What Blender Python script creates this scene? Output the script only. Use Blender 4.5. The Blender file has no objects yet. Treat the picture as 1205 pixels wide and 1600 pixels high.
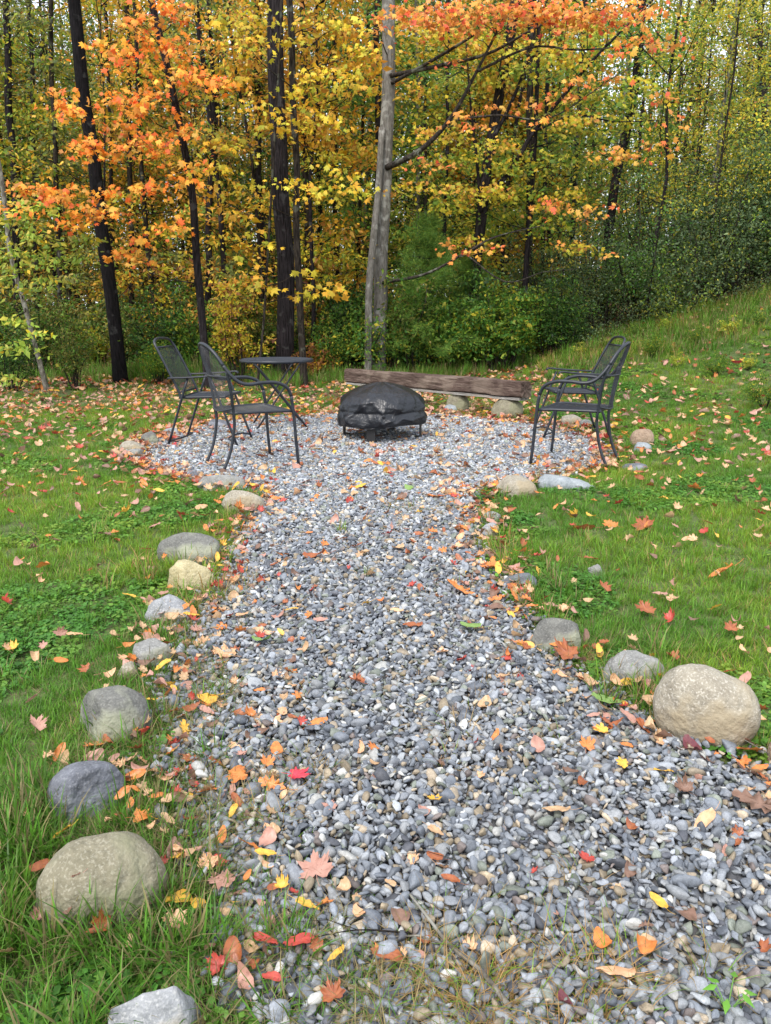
import bpy, bmesh, math, random
import numpy as np
from mathutils import Vector, Matrix, noise

SC = bpy.context.scene
rng = np.random.default_rng(7)
random.seed(7)
R = math.radians

# ------------------------------------------------------------------ camera
CAM_H, PITCH, FPX = 1.2, R(14.5), 1209.0
cam_d = bpy.data.cameras.new('camera')
cam_d.sensor_fit = 'VERTICAL'
cam_d.sensor_height = 24.0
cam_d.lens = 24.0 / 2 / (800.0 / FPX)
cam_d.clip_start = 0.05
cam_d.clip_end = 1500
cam = bpy.data.objects.new('camera', cam_d)
SC.collection.objects.link(cam)
cam.location = (0, 0, CAM_H)
cam.rotation_euler = (math.pi / 2 - PITCH, 0, 0)
SC.camera = cam

# ------------------------------------------------------------------ light
SUN_EL, SUN_AZ = R(52), R(205)          # high, veiled, behind and left of the camera
world = bpy.data.worlds.new('World')
SC.world = world
world.use_nodes = True
wn, wl = world.node_tree.nodes, world.node_tree.links
wn.clear()
sky = wn.new('ShaderNodeTexSky')
sky.sky_type = 'NISHITA'
sky.sun_disc = False
sky.sun_elevation = SUN_EL
sky.sun_rotation = SUN_AZ
sky.dust_density = 3.0
wmix = wn.new('ShaderNodeMix'); wmix.data_type = 'RGBA'
wmix.inputs[0].default_value = 0.6
wmix.inputs[7].default_value = (9.0, 9.3, 9.8, 1)      # thin bright overcast
wbg = wn.new('ShaderNodeBackground'); wbg.inputs[1].default_value = 0.115
wo = wn.new('ShaderNodeOutputWorld')
wl.new(sky.outputs[0], wmix.inputs[6]); wl.new(wmix.outputs[2], wbg.inputs[0]); wl.new(wbg.outputs[0], wo.inputs[0])
sun_d = bpy.data.lights.new('sun', 'SUN')
sun_d.energy = 1.5; sun_d.angle = R(14); sun_d.color = (1.0, 0.96, 0.9)
sun = bpy.data.objects.new('sun', sun_d); SC.collection.objects.link(sun)
sd = Vector((math.sin(SUN_AZ) * math.cos(SUN_EL), math.cos(SUN_AZ) * math.cos(SUN_EL), math.sin(SUN_EL)))
sun.rotation_euler = sd.to_track_quat('Z', 'Y').to_euler()
SC.view_settings.view_transform = 'Standard'
SC.view_settings.look = 'None'
SC.view_settings.exposure = 1.15
SC.view_settings.gamma = 1.0
SC.view_settings.use_curve_mapping = False
SC.render.engine = 'CYCLES'
cy = SC.cycles
cy.use_denoising = True
cy.max_bounces = 6; cy.diffuse_bounces = 4; cy.glossy_bounces = 2; cy.transmission_bounces = 3; cy.transparent_max_bounces = 4
cy.sample_clamp_indirect = 4.0

# ------------------------------------------------------------------ projection and terrain helpers
cp, sp_ = math.cos(PITCH), math.sin(PITCH)

def sstep(a, b, x):
    t = np.clip((np.asarray(x, float) - a) / (b - a), 0, 1)
    return t * t * (3 - 2 * t)

def gz(x, y):
    """height of the terrain"""
    x = np.asarray(x, float); y = np.asarray(y, float)
    a = sstep(5.5, 15.0, y)
    b = 0.30 * np.log1p(np.exp((np.minimum(x, 10) - 1.9) * 2.5)) / 2.5 * 1.0
    z = a * b * 1.05 + 0.14 * sstep(10.5, 14.5, y)
    z = z + sstep(2.4, 4.2, np.hypot(x + 0.1, (y - 7.2))) * (0.018 * np.sin(x * 2.1 + y * 1.3) * np.sin(y * 1.7 - x * 0.8)) * sstep(2, 5, y)
    return z

def ray(px, py):
    u = (px - 602.5) / FPX; v = (800.0 - py) / FPX
    return np.array([u, cp + v * sp_, -sp_ + v * cp])

def G(px, py):
    """point of the terrain that is seen at a pixel of the photograph"""
    d = ray(px, py)
    t = 0.3
    while t < 60:
        p = np.array([0, 0, CAM_H]) + d * t
        if p[2] <= float(gz(p[0], p[1])): break
        t += 0.01 if t < 8 else 0.03
    p[2] = float(gz(p[0], p[1]))
    return p

def W(px, py, Y):
    """point at depth Y along the ray of a pixel"""
    d = ray(px, py); t = Y / d[1]
    return np.array([0, 0, CAM_H]) + d * t

def pxm(p):
    """metres per photograph pixel at a point"""
    return (p[1] * cp - (p[2] - CAM_H) * sp_) / FPX

# gravel outline
PL = [(405, 800), (372, 850), (350, 900), (322, 955), (292, 1010), (262, 1070), (258, 1150), (272, 1220), (285, 1300), (320, 1380), (350, 1460), (390, 1540), (420, 1610)]
PR = [(752, 785), (742, 850), (772, 900), (805, 950), (845, 1012), (905, 1055), (965, 1088), (1030, 1138), (1100, 1182), (1160, 1200), (1230, 1215), (1450, 1235)]
PL = [(405, 700), (412, 770)] + PL[1:]; PR = [(745, 700), (748, 770)] + PR[1:]
poly = [G(*p)[:2] for p in PL] + [np.array([-0.2, 0.55]), np.array([1.6, 0.45])] + [G(*p)[:2] for p in reversed(PR)]
poly = np.array(poly)
PC = np.array([-0.13, 7.2]); PRX, PRY = 2.12, 2.12

def sd_poly(P):
    P = np.atleast_2d(P); n = len(poly)
    d = np.full(len(P), 1e9); inside = np.zeros(len(P), bool)
    for i in range(n):
        a = poly[i]; b = poly[(i + 1) % n]; e = b - a
        w = P - a; t = np.clip((w @ e) / (e @ e), 0, 1)
        d = np.minimum(d, np.hypot(*(w - t[:, None] * e).T))
        c = ((a[1] > P[:, 1]) != (b[1] > P[:, 1])) & (P[:, 0] < (b[0] - a[0]) * (P[:, 1] - a[1]) / (b[1] - a[1] + 1e-12) + a[0])
        inside ^= c
    return np.where(inside, -d, d)

def sd_gravel(P):
    P = np.atleast_2d(P)
    q = P - PC
    dc = (np.hypot(q[:, 0] / PRX, q[:, 1] / PRY) - 1) * PRX
    return np.minimum(sd_poly(P), dc)

def edge_y(x):
    x = np.asarray(x, float)
    return 12.9 + 0.35 * np.sin(x * 0.9) + 0.6 * sstep(0.5, 3, x) + 0.9 * sstep(3.5, 7, x)

# ------------------------------------------------------------------ object helpers
def link(o):
    SC.collection.objects.link(o); return o

def tag(o, label=None, cat=None, group=None, kind=None):
    if label: o['label'] = label
    if cat: o['category'] = cat
    if group: o['group'] = group
    if kind: o['kind'] = kind
    return o

def empty(name, loc=(0, 0, 0), rz=0.0):
    o = bpy.data.objects.new(name, None); link(o)
    o.location = tuple(map(float, loc)); o.rotation_euler = (0, 0, rz); o.empty_display_size = 0.1
    return o

def obj(name, me, parent=None, mat=None):
    if mat is not None and not me.materials: me.materials.append(mat)
    o = bpy.data.objects.new(name, me); link(o)
    if parent is not None: o.parent = parent
    return o

def np_mesh(name, V, F, col=None, smooth=False, mats=None):
    """V (n,3), F (m,k) -> mesh, with an optional colour of the thing itself per vertex"""
    V = np.asarray(V, np.float32); F = np.asarray(F, np.int32)
    me = bpy.data.meshes.new(name)
    me.vertices.add(len(V)); me.vertices.foreach_set('co', V.ravel())
    m, k = F.shape
    me.loops.add(m * k); me.loops.foreach_set('vertex_index', F.ravel())
    me.polygons.add(m); me.polygons.foreach_set('loop_start', np.arange(m, dtype=np.int32) * k)
    if smooth: me.polygons.foreach_set('use_smooth', np.ones(m, bool))
    me.update(calc_edges=True)
    if col is not None:
        a = me.color_attributes.new('tint', 'FLOAT_COLOR', 'POINT')
        c = np.ones((len(V), 4), np.float32); c[:, :3] = col
        a.data.foreach_set('color', c.ravel())
    if mats: me.materials.append(mats)
    return me

class MB:
    """collects tubes, boxes and sheets into one mesh"""
    def __init__(s): s.v = []; s.f = []; s.sm = []
    def add(s, V, F, smooth=True):
        o = len(s.v); s.v += [tuple(map(float, p)) for p in V]
        s.f += [tuple(i + o for i in f) for f in F]; s.sm += [smooth] * len(F)
    def tube(s, P, rad, n=8, cap=True, flat=1.0):
        P = np.asarray(P, float); m = len(P)
        rad = np.full(m, rad, float) if np.isscalar(rad) else np.asarray(rad, float)
        T = np.gradient(P, axis=0); T /= np.linalg.norm(T, axis=1)[:, None] + 1e-12
        u = np.cross(T[0], [0, 0, 1.0]);
        if np.linalg.norm(u) < 1e-3: u = np.array([1.0, 0, 0])
        u /= np.linalg.norm(u); V = []
        an = np.linspace(0, 2 * math.pi, n, endpoint=False)
        for i in range(m):
            u = u - T[i] * (u @ T[i]); u /= np.linalg.norm(u); w = np.cross(T[i], u)
            for a in an: V.append(P[i] + rad[i] * (math.cos(a) * u + flat * math.sin(a) * w))
        F = [(i * n + j, i * n + (j + 1) % n, (i + 1) * n + (j + 1) % n, (i + 1) * n + j) for i in range(m - 1) for j in range(n)]
        if cap: F += [tuple(range(n - 1, -1, -1)), tuple((m - 1) * n + j for j in range(n))]
        s.add(V, F)
    def box(s, c, d, rot=None):
        c = np.array(c, float); d = np.array(d, float) / 2
        V = np.array([[x, y, z] for x in (-1, 1) for y in (-1, 1) for z in (-1, 1)], float) * d
        if rot is not None: V = V @ np.array(rot.to_3x3()).T
        s.add(V + c, [(0, 1, 3, 2), (4, 6, 7, 5), (0, 4, 5, 1), (2, 3, 7, 6), (0, 2, 6, 4), (1, 5, 7, 3)], False)
    def mesh(s, name):
        me = bpy.data.meshes.new(name); me.from_pydata(s.v, [], s.f)
        me.polygons.foreach_set('use_smooth', s.sm); me.update(); return me
    def build(s, name, mat, parent=None): return obj(name, s.mesh(name), parent, mat)

def smooth_path(P, k=5):
    """Catmull-Rom through the points"""
    P = np.asarray(P, float); Q = np.vstack([2 * P[0] - P[1], P, 2 * P[-1] - P[-2]]); out = []
    for i in range(1, len(Q) - 2):
        for t in np.linspace(0, 1, k, endpoint=False):
            a, b, c, d = Q[i - 1], Q[i], Q[i + 1], Q[i + 2]
            out.append(0.5 * ((2 * b) + (c - a) * t + (2 * a - 5 * b + 4 * c - d) * t * t + (3 * b - a - 3 * c + d) * t ** 3))
    out.append(P[-1]); return np.array(out)

# ------------------------------------------------------------------ materials
def new_mat(name):
    m = bpy.data.materials.new(name); m.use_nodes = True
    return m, m.node_tree.nodes, m.node_tree.links, m.node_tree.nodes['Principled BSDF']

def N(nodes, t, **kw):
    n = nodes.new('ShaderNode' + t)
    for k, v in kw.items(): setattr(n, k, v)
    return n

def ramp(nodes, stops):
    r = nodes.new('ShaderNodeValToRGB'); e = r.color_ramp.elements
    while len(e) < len(stops): e.new(0.5)
    for i, (p, c) in enumerate(stops):
        e[i].position = p; e[i].color = (*c, 1) if len(c) == 3 else c
    return r

def leaf_material(name, rough=0.5, trans=0.35, attr='tint', instancer=False, boost=1.0):
    m, n, l, b = new_mat(name)
    a = N(n, 'Attribute', attribute_name=attr)
    tc = N(n, 'TexCoord'); nz = N(n, 'TexNoise'); nz.inputs['Scale'].default_value = 30.0
    l.new(tc.outputs['Object'], nz.inputs['Vector'])
    hv = N(n, 'HueSaturation')
    mr = N(n, 'MapRange'); mr.inputs[3].default_value = 0.75 * boost; mr.inputs[4].default_value = 1.25 * boost
    l.new(nz.outputs[0], mr.inputs[0]); l.new(mr.outputs[0], hv.inputs['Value'])
    if instancer:
        a2 = N(n, 'Attribute', attribute_name='tint'); a2.attribute_type = 'INSTANCER'
        mm = N(n, 'Mix', data_type='RGBA', blend_type='MULTIPLY'); mm.inputs[0].default_value = 1.0
        l.new(a.outputs['Color'], mm.inputs[6]); l.new(a2.outputs['Color'], mm.inputs[7]); l.new(mm.outputs[2], hv.inputs['Color'])
    else: l.new(a.outputs['Color'], hv.inputs['Color'])
    l.new(hv.outputs[0], b.inputs['Base Color']); b.inputs['Roughness'].default_value = rough
    b.inputs['Specular IOR Level'].default_value = 0.3
    t = N(n, 'BsdfTranslucent'); l.new(hv.outputs[0], t.inputs[0])
    ms = N(n, 'MixShader'); ms.inputs[0].default_value = trans
    l.new(b.outputs[0], ms.inputs[1]); l.new(t.outputs[0], ms.inputs[2])
    l.new(ms.outputs[0], n['Material Output'].inputs[0])
    return m

M_LEAF = leaf_material('living_leaf', 0.55, 0.4)
M_STEM = bpy.data.materials.new('green_stem'); M_STEM.use_nodes = True; M_STEM.node_tree.nodes['Principled BSDF'].inputs['Base Color'].default_value = (.12, .25, .05, 1)
M_GRASS = leaf_material('grass_blade', 0.45, 0.42, instancer=True)

def bark_material(name, c1, c2, lichen=0.0, lich_col=(0.45, 0.47, 0.42), vscale=(14, 14, 2.2)):
    m, n, l, b = new_mat(name)
    tc = N(n, 'TexCoord'); mp = N(n, 'Mapping'); mp.inputs['Scale'].default_value = vscale
    l.new(tc.outputs['Object'], mp.inputs[0])
    nz = N(n, 'TexNoise'); nz.inputs['Scale'].default_value = 2.2; nz.inputs['Detail'].default_value = 8; nz.inputs['Roughness'].default_value = 0.7
    l.new(mp.outputs[0], nz.inputs[0])
    r = ramp(n, [(0.40, c1), (0.62, c2)]); l.new(nz.outputs[0], r.inputs[0])
    nz2 = N(n, 'TexNoise'); nz2.inputs['Scale'].default_value = 6.0; nz2.inputs['Detail'].default_value = 6
    l.new(tc.outputs['Object'], nz2.inputs[0])
    r2 = ramp(n, [(0.62 - 0.2 * lichen, (0, 0, 0)), (0.68 - 0.17 * lichen, (1, 1, 1))]); l.new(nz2.outputs[0], r2.inputs[0])
    mx = N(n, 'Mix', data_type='RGBA'); mx.inputs[7].default_value = (*lich_col, 1)
    mu = N(n, 'Math', operation='MULTIPLY'); mu.inputs[1].default_value = min(1, lichen * 1.6)
    l.new(r2.outputs[0], mu.inputs[0]); l.new(mu.outputs[0], mx.inputs[0]); l.new(r.outputs[0], mx.inputs[6])
    l.new(mx.outputs[2], b.inputs['Base Color']); b.inputs['Roughness'].default_value = 0.9; b.inputs['Specular IOR Level'].default_value = 0.12
    bp = N(n, 'Bump'); bp.inputs['Strength'].default_value = 1.0 if c1[0] < .06 else .5; bp.inputs['Distance'].default_value = 0.04
    l.new(nz.outputs[0], bp.inputs['Height']); l.new(bp.outputs[0], b.inputs['Normal'])
    return m

BK_BLACK = bark_material('near_black_bark', (0.003, 0.0026, 0.003), (0.014, 0.012, 0.0135), 0.10, (0.2, 0.2, 0.19), (20, 20, 3))
BK_DARK = bark_material('dark_ridged_bark', (0.005, 0.004, 0.0045), (0.046, 0.038, 0.041), 0.10, (0.26, 0.26, 0.25), (30, 30, 2.2))
BK_GREY = bark_material('pale_grey_bark', (0.10, 0.092, 0.080), (0.21, 0.198, 0.18), 0.40, (0.36, 0.36, 0.33), (16, 16, 4))
BK_BROWN = bark_material('grey_brown_bark', (0.010, 0.008, 0.007), (0.058, 0.047, 0.038), 0.2, (0.22, 0.24, 0.19), (18, 18, 3))
BK_LIMB = bark_material('grey_limb_bark', (0.02, 0.017, 0.015), (0.085, 0.072, 0.062), 0.3, (0.26, 0.28, 0.23))
BK_PALE = bark_material('pale_aspen_bark', (0.08, 0.072, 0.058), (0.24, 0.225, 0.19), 0.3, (0.36, 0.36, 0.32), (14, 14, 4))

def rock_material(name, c1, c2, speck=0.3, speck_col=(0.5, 0.5, 0.48), stain=None, scale=9.0):
    m, n, l, b = new_mat(name)
    tc = N(n, 'TexCoord')
    nz = N(n, 'TexNoise'); nz.inputs['Scale'].default_value = scale; nz.inputs['Detail'].default_value = 12; nz.inputs['Roughness'].default_value = 0.78
    l.new(tc.outputs['Object'], nz.inputs[0])
    r = ramp(n, [(0.36, tuple(x * .75 for x in c1)), (0.66, c2)]); l.new(nz.outputs[0], r.inputs[0])
    vo = N(n, 'TexNoise'); vo.inputs['Scale'].default_value = 160; vo.inputs['Detail'].default_value = 3
    l.new(tc.outputs['Object'], vo.inputs[0])
    r2 = ramp(n, [(0.52, (0, 0, 0)), (0.66, (1, 1, 1))]); l.new(vo.outputs[0], r2.inputs[0])
    mu = N(n, 'Math', operation='MULTIPLY'); mu.inputs[1].default_value = speck; l.new(r2.outputs[0], mu.inputs[0])
    mx = N(n, 'Mix', data_type='RGBA'); mx.inputs[7].default_value = (*speck_col, 1)
    l.new(mu.outputs[0], mx.inputs[0]); l.new(r.outputs[0], mx.inputs[6])
    last = mx.outputs[2]
    if stain:
        ns = N(n, 'TexNoise'); ns.inputs['Scale'].default_value = 5; ns.inputs['Detail'].default_value = 7; l.new(tc.outputs['Object'], ns.inputs[0])
        r3 = ramp(n, [(0.5, (0, 0, 0)), (0.6, (0.85, 0.85, 0.85))]); l.new(ns.outputs[0], r3.inputs[0])
        m2 = N(n, 'Mix', data_type='RGBA'); m2.inputs[7].default_value = (*stain, 1)
        l.new(r3.outputs[0], m2.inputs[0]); l.new(last, m2.inputs[6]); last = m2.outputs[2]
    l.new(last, b.inputs['Base Color']); b.inputs['Roughness'].default_value = 0.8
    bp = N(n, 'Bump'); bp.inputs['Strength'].default_value = 0.8; bp.inputs['Distance'].default_value = 0.016
    n3 = N(n, 'TexNoise'); n3.inputs['Scale'].default_value = 42; n3.inputs['Detail'].default_value = 8; l.new(tc.outputs['Object'], n3.inputs[0])
    l.new(n3.outputs[0], bp.inputs['Height']); l.new(bp.outputs[0], b.inputs['Normal'])
    return m

def metal_material():
    m, n, l, b = new_mat('powder_coated_charcoal_steel')
    tc = N(n, 'TexCoord'); nz = N(n, 'TexNoise'); nz.inputs['Scale'].default_value = 18; nz.inputs['Detail'].default_value = 5
    l.new(tc.outputs['Object'], nz.inputs[0])
    r = ramp(n, [(0.35, (0.009, 0.012, 0.018)), (0.7, (0.019, 0.024, 0.034))]); l.new(nz.outputs[0], r.inputs[0])
    l.new(r.outputs[0], b.inputs['Base Color'])
    r2 = ramp(n, [(0.3, (0.35,) * 3), (0.7, (0.55,) * 3)]); l.new(nz.outputs[0], r2.inputs[0]); l.new(r2.outputs[0], b.inputs['Roughness'])
    return m
M_METAL = metal_material()

# ------------------------------------------------------------------ ground
def ground_material():
    m, n, l, b = new_mat('lawn_soil_and_forest_litter')
    tc = N(n, 'TexCoord')
    def nz(scale, det=8):
        x = N(n, 'TexNoise'); x.inputs['Scale'].default_value = scale; x.inputs['Detail'].default_value = det
        l.new(tc.outputs['Object'], x.inputs[0]); return x
    a = nz(1.1); c = nz(40)
    lawn = ramp(n, [(0.3, (0.035, 0.055, 0.014)), (0.5, (0.075, 0.11, 0.026)), (0.72, (0.15, 0.12, 0.065))]); 
    mm = N(n, 'Mix', data_type='FLOAT'); mm.inputs[0].default_value = 0.6
    l.new(a.outputs[0], mm.inputs[2]); l.new(c.outputs[0], mm.inputs[3]); l.new(mm.outputs[0], lawn.inputs[0])
    v = N(n, 'TexVoronoi'); v.inputs['Scale'].default_value = 14; l.new(tc.outputs['Object'], v.inputs[0])
    hs = N(n, 'HueSaturation'); litter = ramp(n, [(0.0, (0.05, 0.028, 0.016)), (0.4, (0.16, 0.07, 0.03)), (0.7, (0.28, 0.14, 0.06)), (1, (0.10, 0.05, 0.03))])
    sep = N(n, 'SeparateColor'); l.new(v.outputs['Color'], sep.inputs[0]); l.new(sep.outputs[0], litter.inputs[0])
    at = N(n, 'Attribute', attribute_name='forest')
    mx = N(n, 'Mix', data_type='RGBA'); l.new(at.outputs['Fac'], mx.inputs[0])
    l.new(lawn.outputs[0], mx.inputs[6]); l.new(litter.outputs[0], mx.inputs[7]); l.new(mx.outputs[2], b.inputs['Base Color'])
    b.inputs['Roughness'].default_value = 0.95
    bp = N(n, 'Bump'); bp.inputs['Strength'].default_value = 0.9; bp.inputs['Distance'].default_value = 0.03
    l.new(c.outputs[0], bp.inputs['Height']); l.new(bp.outputs[0], b.inputs['Normal'])
    return m

xs = np.concatenate([[-400, -200, -100, -60, -40, -28, -20, -15], np.arange(-12, 14.01, 0.2), [17, 22, 30, 45, 70, 120, 220, 400]])
ys = np.concatenate([[-60, -30, -12, -5, -2], np.arange(-1, 22.01, 0.2), [24, 27, 32, 38, 46, 58, 75, 100, 150, 250, 450, 700]])
X, Y = np.meshgrid(xs, ys); Z = gz(X, Y)
V = np.stack([X, Y, Z], -1).reshape(-1, 3)
nx, ny = len(xs), len(ys)
idx = np.arange(nx * ny).reshape(ny, nx)
F = np.stack([idx[:-1, :-1], idx[:-1, 1:], idx[1:, 1:], idx[1:, :-1]], -1).reshape(-1, 4)
me = np_mesh('ground', V, F, smooth=True)
fa = me.attributes.new('forest', 'FLOAT', 'POINT')
fa.data.foreach_set('value', np.clip(sstep(-0.6, 0.5, V[:, 1] - edge_y(V[:, 0])), 0, 1).astype(np.float32))
tag(obj('ground', me, mat=ground_material()), kind='structure')

def bed_material():
    m, n, l, b = new_mat('grit_between_stones')
    tc = N(n, 'TexCoord'); v = N(n, 'TexVoronoi'); v.inputs['Scale'].default_value = 90; l.new(tc.outputs['Object'], v.inputs[0])
    sep = N(n, 'SeparateColor'); l.new(v.outputs['Color'], sep.inputs[0])
    r = ramp(n, [(0, (0.035, 0.035, 0.035)), (0.6, (0.09, 0.09, 0.095)), (1, (0.17, 0.16, 0.15))]); l.new(sep.outputs[0], r.inputs[0])
    l.new(r.outputs[0], b.inputs['Base Color']); b.inputs['Roughness'].default_value = 0.95
    return m
gs = 0.06
bx_, by_ = np.meshgrid(np.arange(-2.5, 3.2, gs), np.arange(0.4, 9.5, gs))
inside = (sd_gravel(np.stack([bx_.ravel(), by_.ravel()], 1)) < 0.03).reshape(bx_.shape)
cells = inside[:-1, :-1] & inside[1:, :-1] & inside[:-1, 1:] & inside[1:, 1:]
ii = np.arange(bx_.size).reshape(bx_.shape)
Fb = np.stack([ii[:-1, :-1][cells], ii[:-1, 1:][cells], ii[1:, 1:][cells], ii[1:, :-1][cells]], -1)
used, inv = np.unique(Fb, return_inverse=True)
Vb = np.stack([bx_.ravel(), by_.ravel(), gz(bx_, by_).ravel() + 0.005], 1)[used]
tag(obj('gravel_path', np_mesh('gravel_path', Vb, inv.reshape(-1, 4)), mat=bed_material()), kind='structure')

# ------------------------------------------------------------------ instancing of uncountable stuff (gravel, grass)
def scatter(name, pts, rot, scl, tint, which, protos, kind='stuff', label=None):
    col = bpy.data.collections.new(name + '_kinds')
    for i, p in enumerate(protos):
        o = bpy.data.objects.new('%s_kind_%02d' % (name, i), p); col.objects.link(o)
    me = bpy.data.meshes.new(name); n = len(pts)
    me.vertices.add(n); me.vertices.foreach_set('co', np.asarray(pts, np.float32).ravel())
    def at(nm, ty, arr, key):
        a = me.attributes.new(nm, ty, 'POINT'); a.data.foreach_set(key, np.ascontiguousarray(arr).ravel())
    at('rot', 'FLOAT_VECTOR', np.asarray(rot, np.float32), 'vector')
    at('scl', 'FLOAT_VECTOR', np.asarray(scl, np.float32), 'vector')
    at('which', 'INT', np.asarray(which, np.int32), 'value')
    c = np.ones((n, 4), np.float32); c[:, :3] = tint
    at('tint', 'FLOAT_COLOR', c, 'color')
    o = bpy.data.objects.new(name, me); link(o)
    ng = bpy.data.node_groups.new(name, 'GeometryNodeTree')
    ng.interface.new_socket('Geometry', in_out='INPUT', socket_type='NodeSocketGeometry')
    ng.interface.new_socket('Geometry', in_out='OUTPUT', socket_type='NodeSocketGeometry')
    nn, ll = ng.nodes, ng.links
    gi = nn.new('NodeGroupInput'); go = nn.new('NodeGroupOutput')
    ci = nn.new('GeometryNodeCollectionInfo'); ci.inputs['Collection'].default_value = col
    ci.inputs['Separate Children'].default_value = True; ci.inputs['Reset Children'].default_value = True
    ip = nn.new('GeometryNodeInstanceOnPoints'); ip.inputs['Pick Instance'].default_value = True
    def na(nm, ty):
        a = nn.new('GeometryNodeInputNamedAttribute'); a.data_type = ty; a.inputs['Name'].default_value = nm
        return [s for s in a.outputs if s.enabled][0]
    ll.new(gi.outputs[0], ip.inputs['Points']); ll.new(ci.outputs[0], ip.inputs['Instance'])
    ll.new(na('which', 'INT'), ip.inputs['Instance Index']); ll.new(na('rot', 'FLOAT_VECTOR'), ip.inputs['Rotation'])
    ll.new(na('scl', 'FLOAT_VECTOR'), ip.inputs['Scale']); ll.new(ip.outputs[0], go.inputs[0])
    md = o.modifiers.new('scatter', 'NODES'); md.node_group = ng
    tag(o, label=label, kind=kind)
    return o

# ---- gravel
def pebble_material():
    m, n, l, b = new_mat('river_gravel')
    a = N(n, 'Attribute', attribute_name='tint'); a.attribute_type = 'INSTANCER'
    tc = N(n, 'TexCoord'); nz = N(n, 'TexNoise'); nz.inputs['Scale'].default_value = 2.6; nz.inputs['Detail'].default_value = 8
    nz.inputs['Roughness'].default_value = 0.9
    oi = N(n, 'ObjectInfo'); ad = N(n, 'VectorMath', operation='ADD')
    l.new(tc.outputs['Object'], ad.inputs[0]); l.new(a.outputs['Vector'], ad.inputs[1]); l.new(ad.outputs[0], nz.inputs[0])
    mr = N(n, 'MapRange'); mr.inputs[1].default_value = 0.3; mr.inputs[2].default_value = 0.7; mr.inputs[3].default_value = 0.45; mr.inputs[4].default_value = 1.5
    l.new(nz.outputs[0], mr.inputs[0])
    hv = N(n, 'HueSaturation'); l.new(mr.outputs[0], hv.inputs['Value']); l.new(a.outputs['Color'], hv.inputs['Color'])
    l.new(hv.outputs[0], b.inputs['Base Color']); b.inputs['Roughness'].default_value = 0.62
    bp = N(n, 'Bump'); bp.inputs['Strength'].default_value = 0.4; bp.inputs['Distance'].default_value = 0.002
    l.new(nz.outputs[0], bp.inputs['Height']); l.new(bp.outputs[0], b.inputs['Normal'])
    return m
M_PEB = pebble_material()

def ico(sub):
    bm = bmesh.new(); bmesh.ops.create_icosphere(bm, subdivisions=sub, radius=1.0)
    V = np.array([v.co[:] for v in bm.verts]); F = np.array([[v.index for v in f.verts] for f in bm.faces]); bm.free()
    return V, F
ICO2, ICO3, ICO4 = ico(2), ico(3), ico(4)

def pebble(seed):
    r_ = np.random.default_rng(seed); V, F = ICO2; V = V.copy()
    for _ in range(r_.integers(7, 13)):                       # broken faces, worn round
        d = r_.normal(size=3); d /= np.linalg.norm(d); h = r_.uniform(0.32, 0.78)
        k = V @ d; over = np.maximum(k - h, 0); V -= over[:, None] * d * 0.98
    V *= np.array([1.1, r_.uniform(0.7, 1.0), r_.uniform(0.45, 0.85)]) * 1.15
    return np_mesh('pebble', V, F, smooth=bool(seed % 7 < 1), mats=M_PEB)
pebs = [pebble(100 + i) for i in range(14)]

def jgrid(x0, x1, y0, y1, s, jit=0.45):
    gx, gy = np.meshgrid(np.arange(x0, x1, s), np.arange(y0, y1, s))
    P = np.stack([gx.ravel(), gy.ravel()], 1); return P + rng.uniform(-jit, jit, P.shape) * s

def in_view(P, m=0.35):
    return (np.abs(P[:, 0]) < 0.50 * (P[:, 1] * cp + 0.3) + m) & (P[:, 1] > 0.85)

def gravel_points():
    out = []
    for (y0, y1, s, zlo, zhi) in ((0.85, 3.0, 0.0165, 0.003, 0.012), (0.85, 3.0, 0.0205, 0.012, 0.023), (3.0, 9.6, 0.021, 0.004, 0.013), (3.0, 9.6, 0.025, 0.010, 0.020)):
        P = jgrid(-2.6, 3.0, y0, y1, s)
        P = P[in_view(P)]
        P = P[sd_gravel(P) < 0.12]
        d = sd_gravel(P)
        keep = d + rng.normal(0, 0.05, len(P)) < 0.0
        P = P[keep]
        z = gz(P[:, 0], P[:, 1]) + rng.uniform(zlo, zhi, len(P)) + 0.006 * np.sin(P[:, 0] * 9 + 2 * np.sin(P[:, 1] * 5)) + 0.005
        sz = 0.0098 * np.exp(rng.normal(0, 0.32, len(P))) * (1 if y0 < 3 else 1.13)
        out.append(np.column_stack([P, z, np.clip(sz, 0.006, 0.026)]))
    return np.vstack(out)
gp = gravel_points(); n = len(gp)
cols = np.array([(0.175, 0.195, 0.225), (0.12, 0.135, 0.16), (0.25, 0.27, 0.30), (0.075, 0.08, 0.095), (0.30, 0.32, 0.34), (0.42, 0.42, 0.40), (0.27, 0.22, 0.15), (0.17, 0.19, 0.16), (0.40, 0.33, 0.24), (0.22, 0.23, 0.24), (0.18, 0.15, 0.14)])
w = np.array([0.18, 0.13, 0.16, 0.06, 0.12, 0.07, 0.06, 0.07, 0.04, 0.10, 0.03])
tint = cols[rng.choice(len(cols), n, p=w / w.sum())] * np.exp(rng.normal(0, 0.20, n))[:, None] * (.86 + .26 * sstep(3.0, 6, gp[:, 1]))[:, None]  # paler towards the patio: drier stones, its more open light put into the tint
rot = np.column_stack([rng.normal(0, 0.45, n), rng.normal(0, 0.45, n), rng.uniform(0, 6.28, n)])
scl = gp[:, 3][:, None] * np.column_stack([rng.uniform(0.9, 1.35, n), rng.uniform(0.85, 1.25, n), rng.uniform(0.85, 1.3, n)])
tag(scatter('gravel', gp[:, :3], rot, scl, tint, rng.integers(0, len(pebs), n), pebs), kind='stuff')

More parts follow.
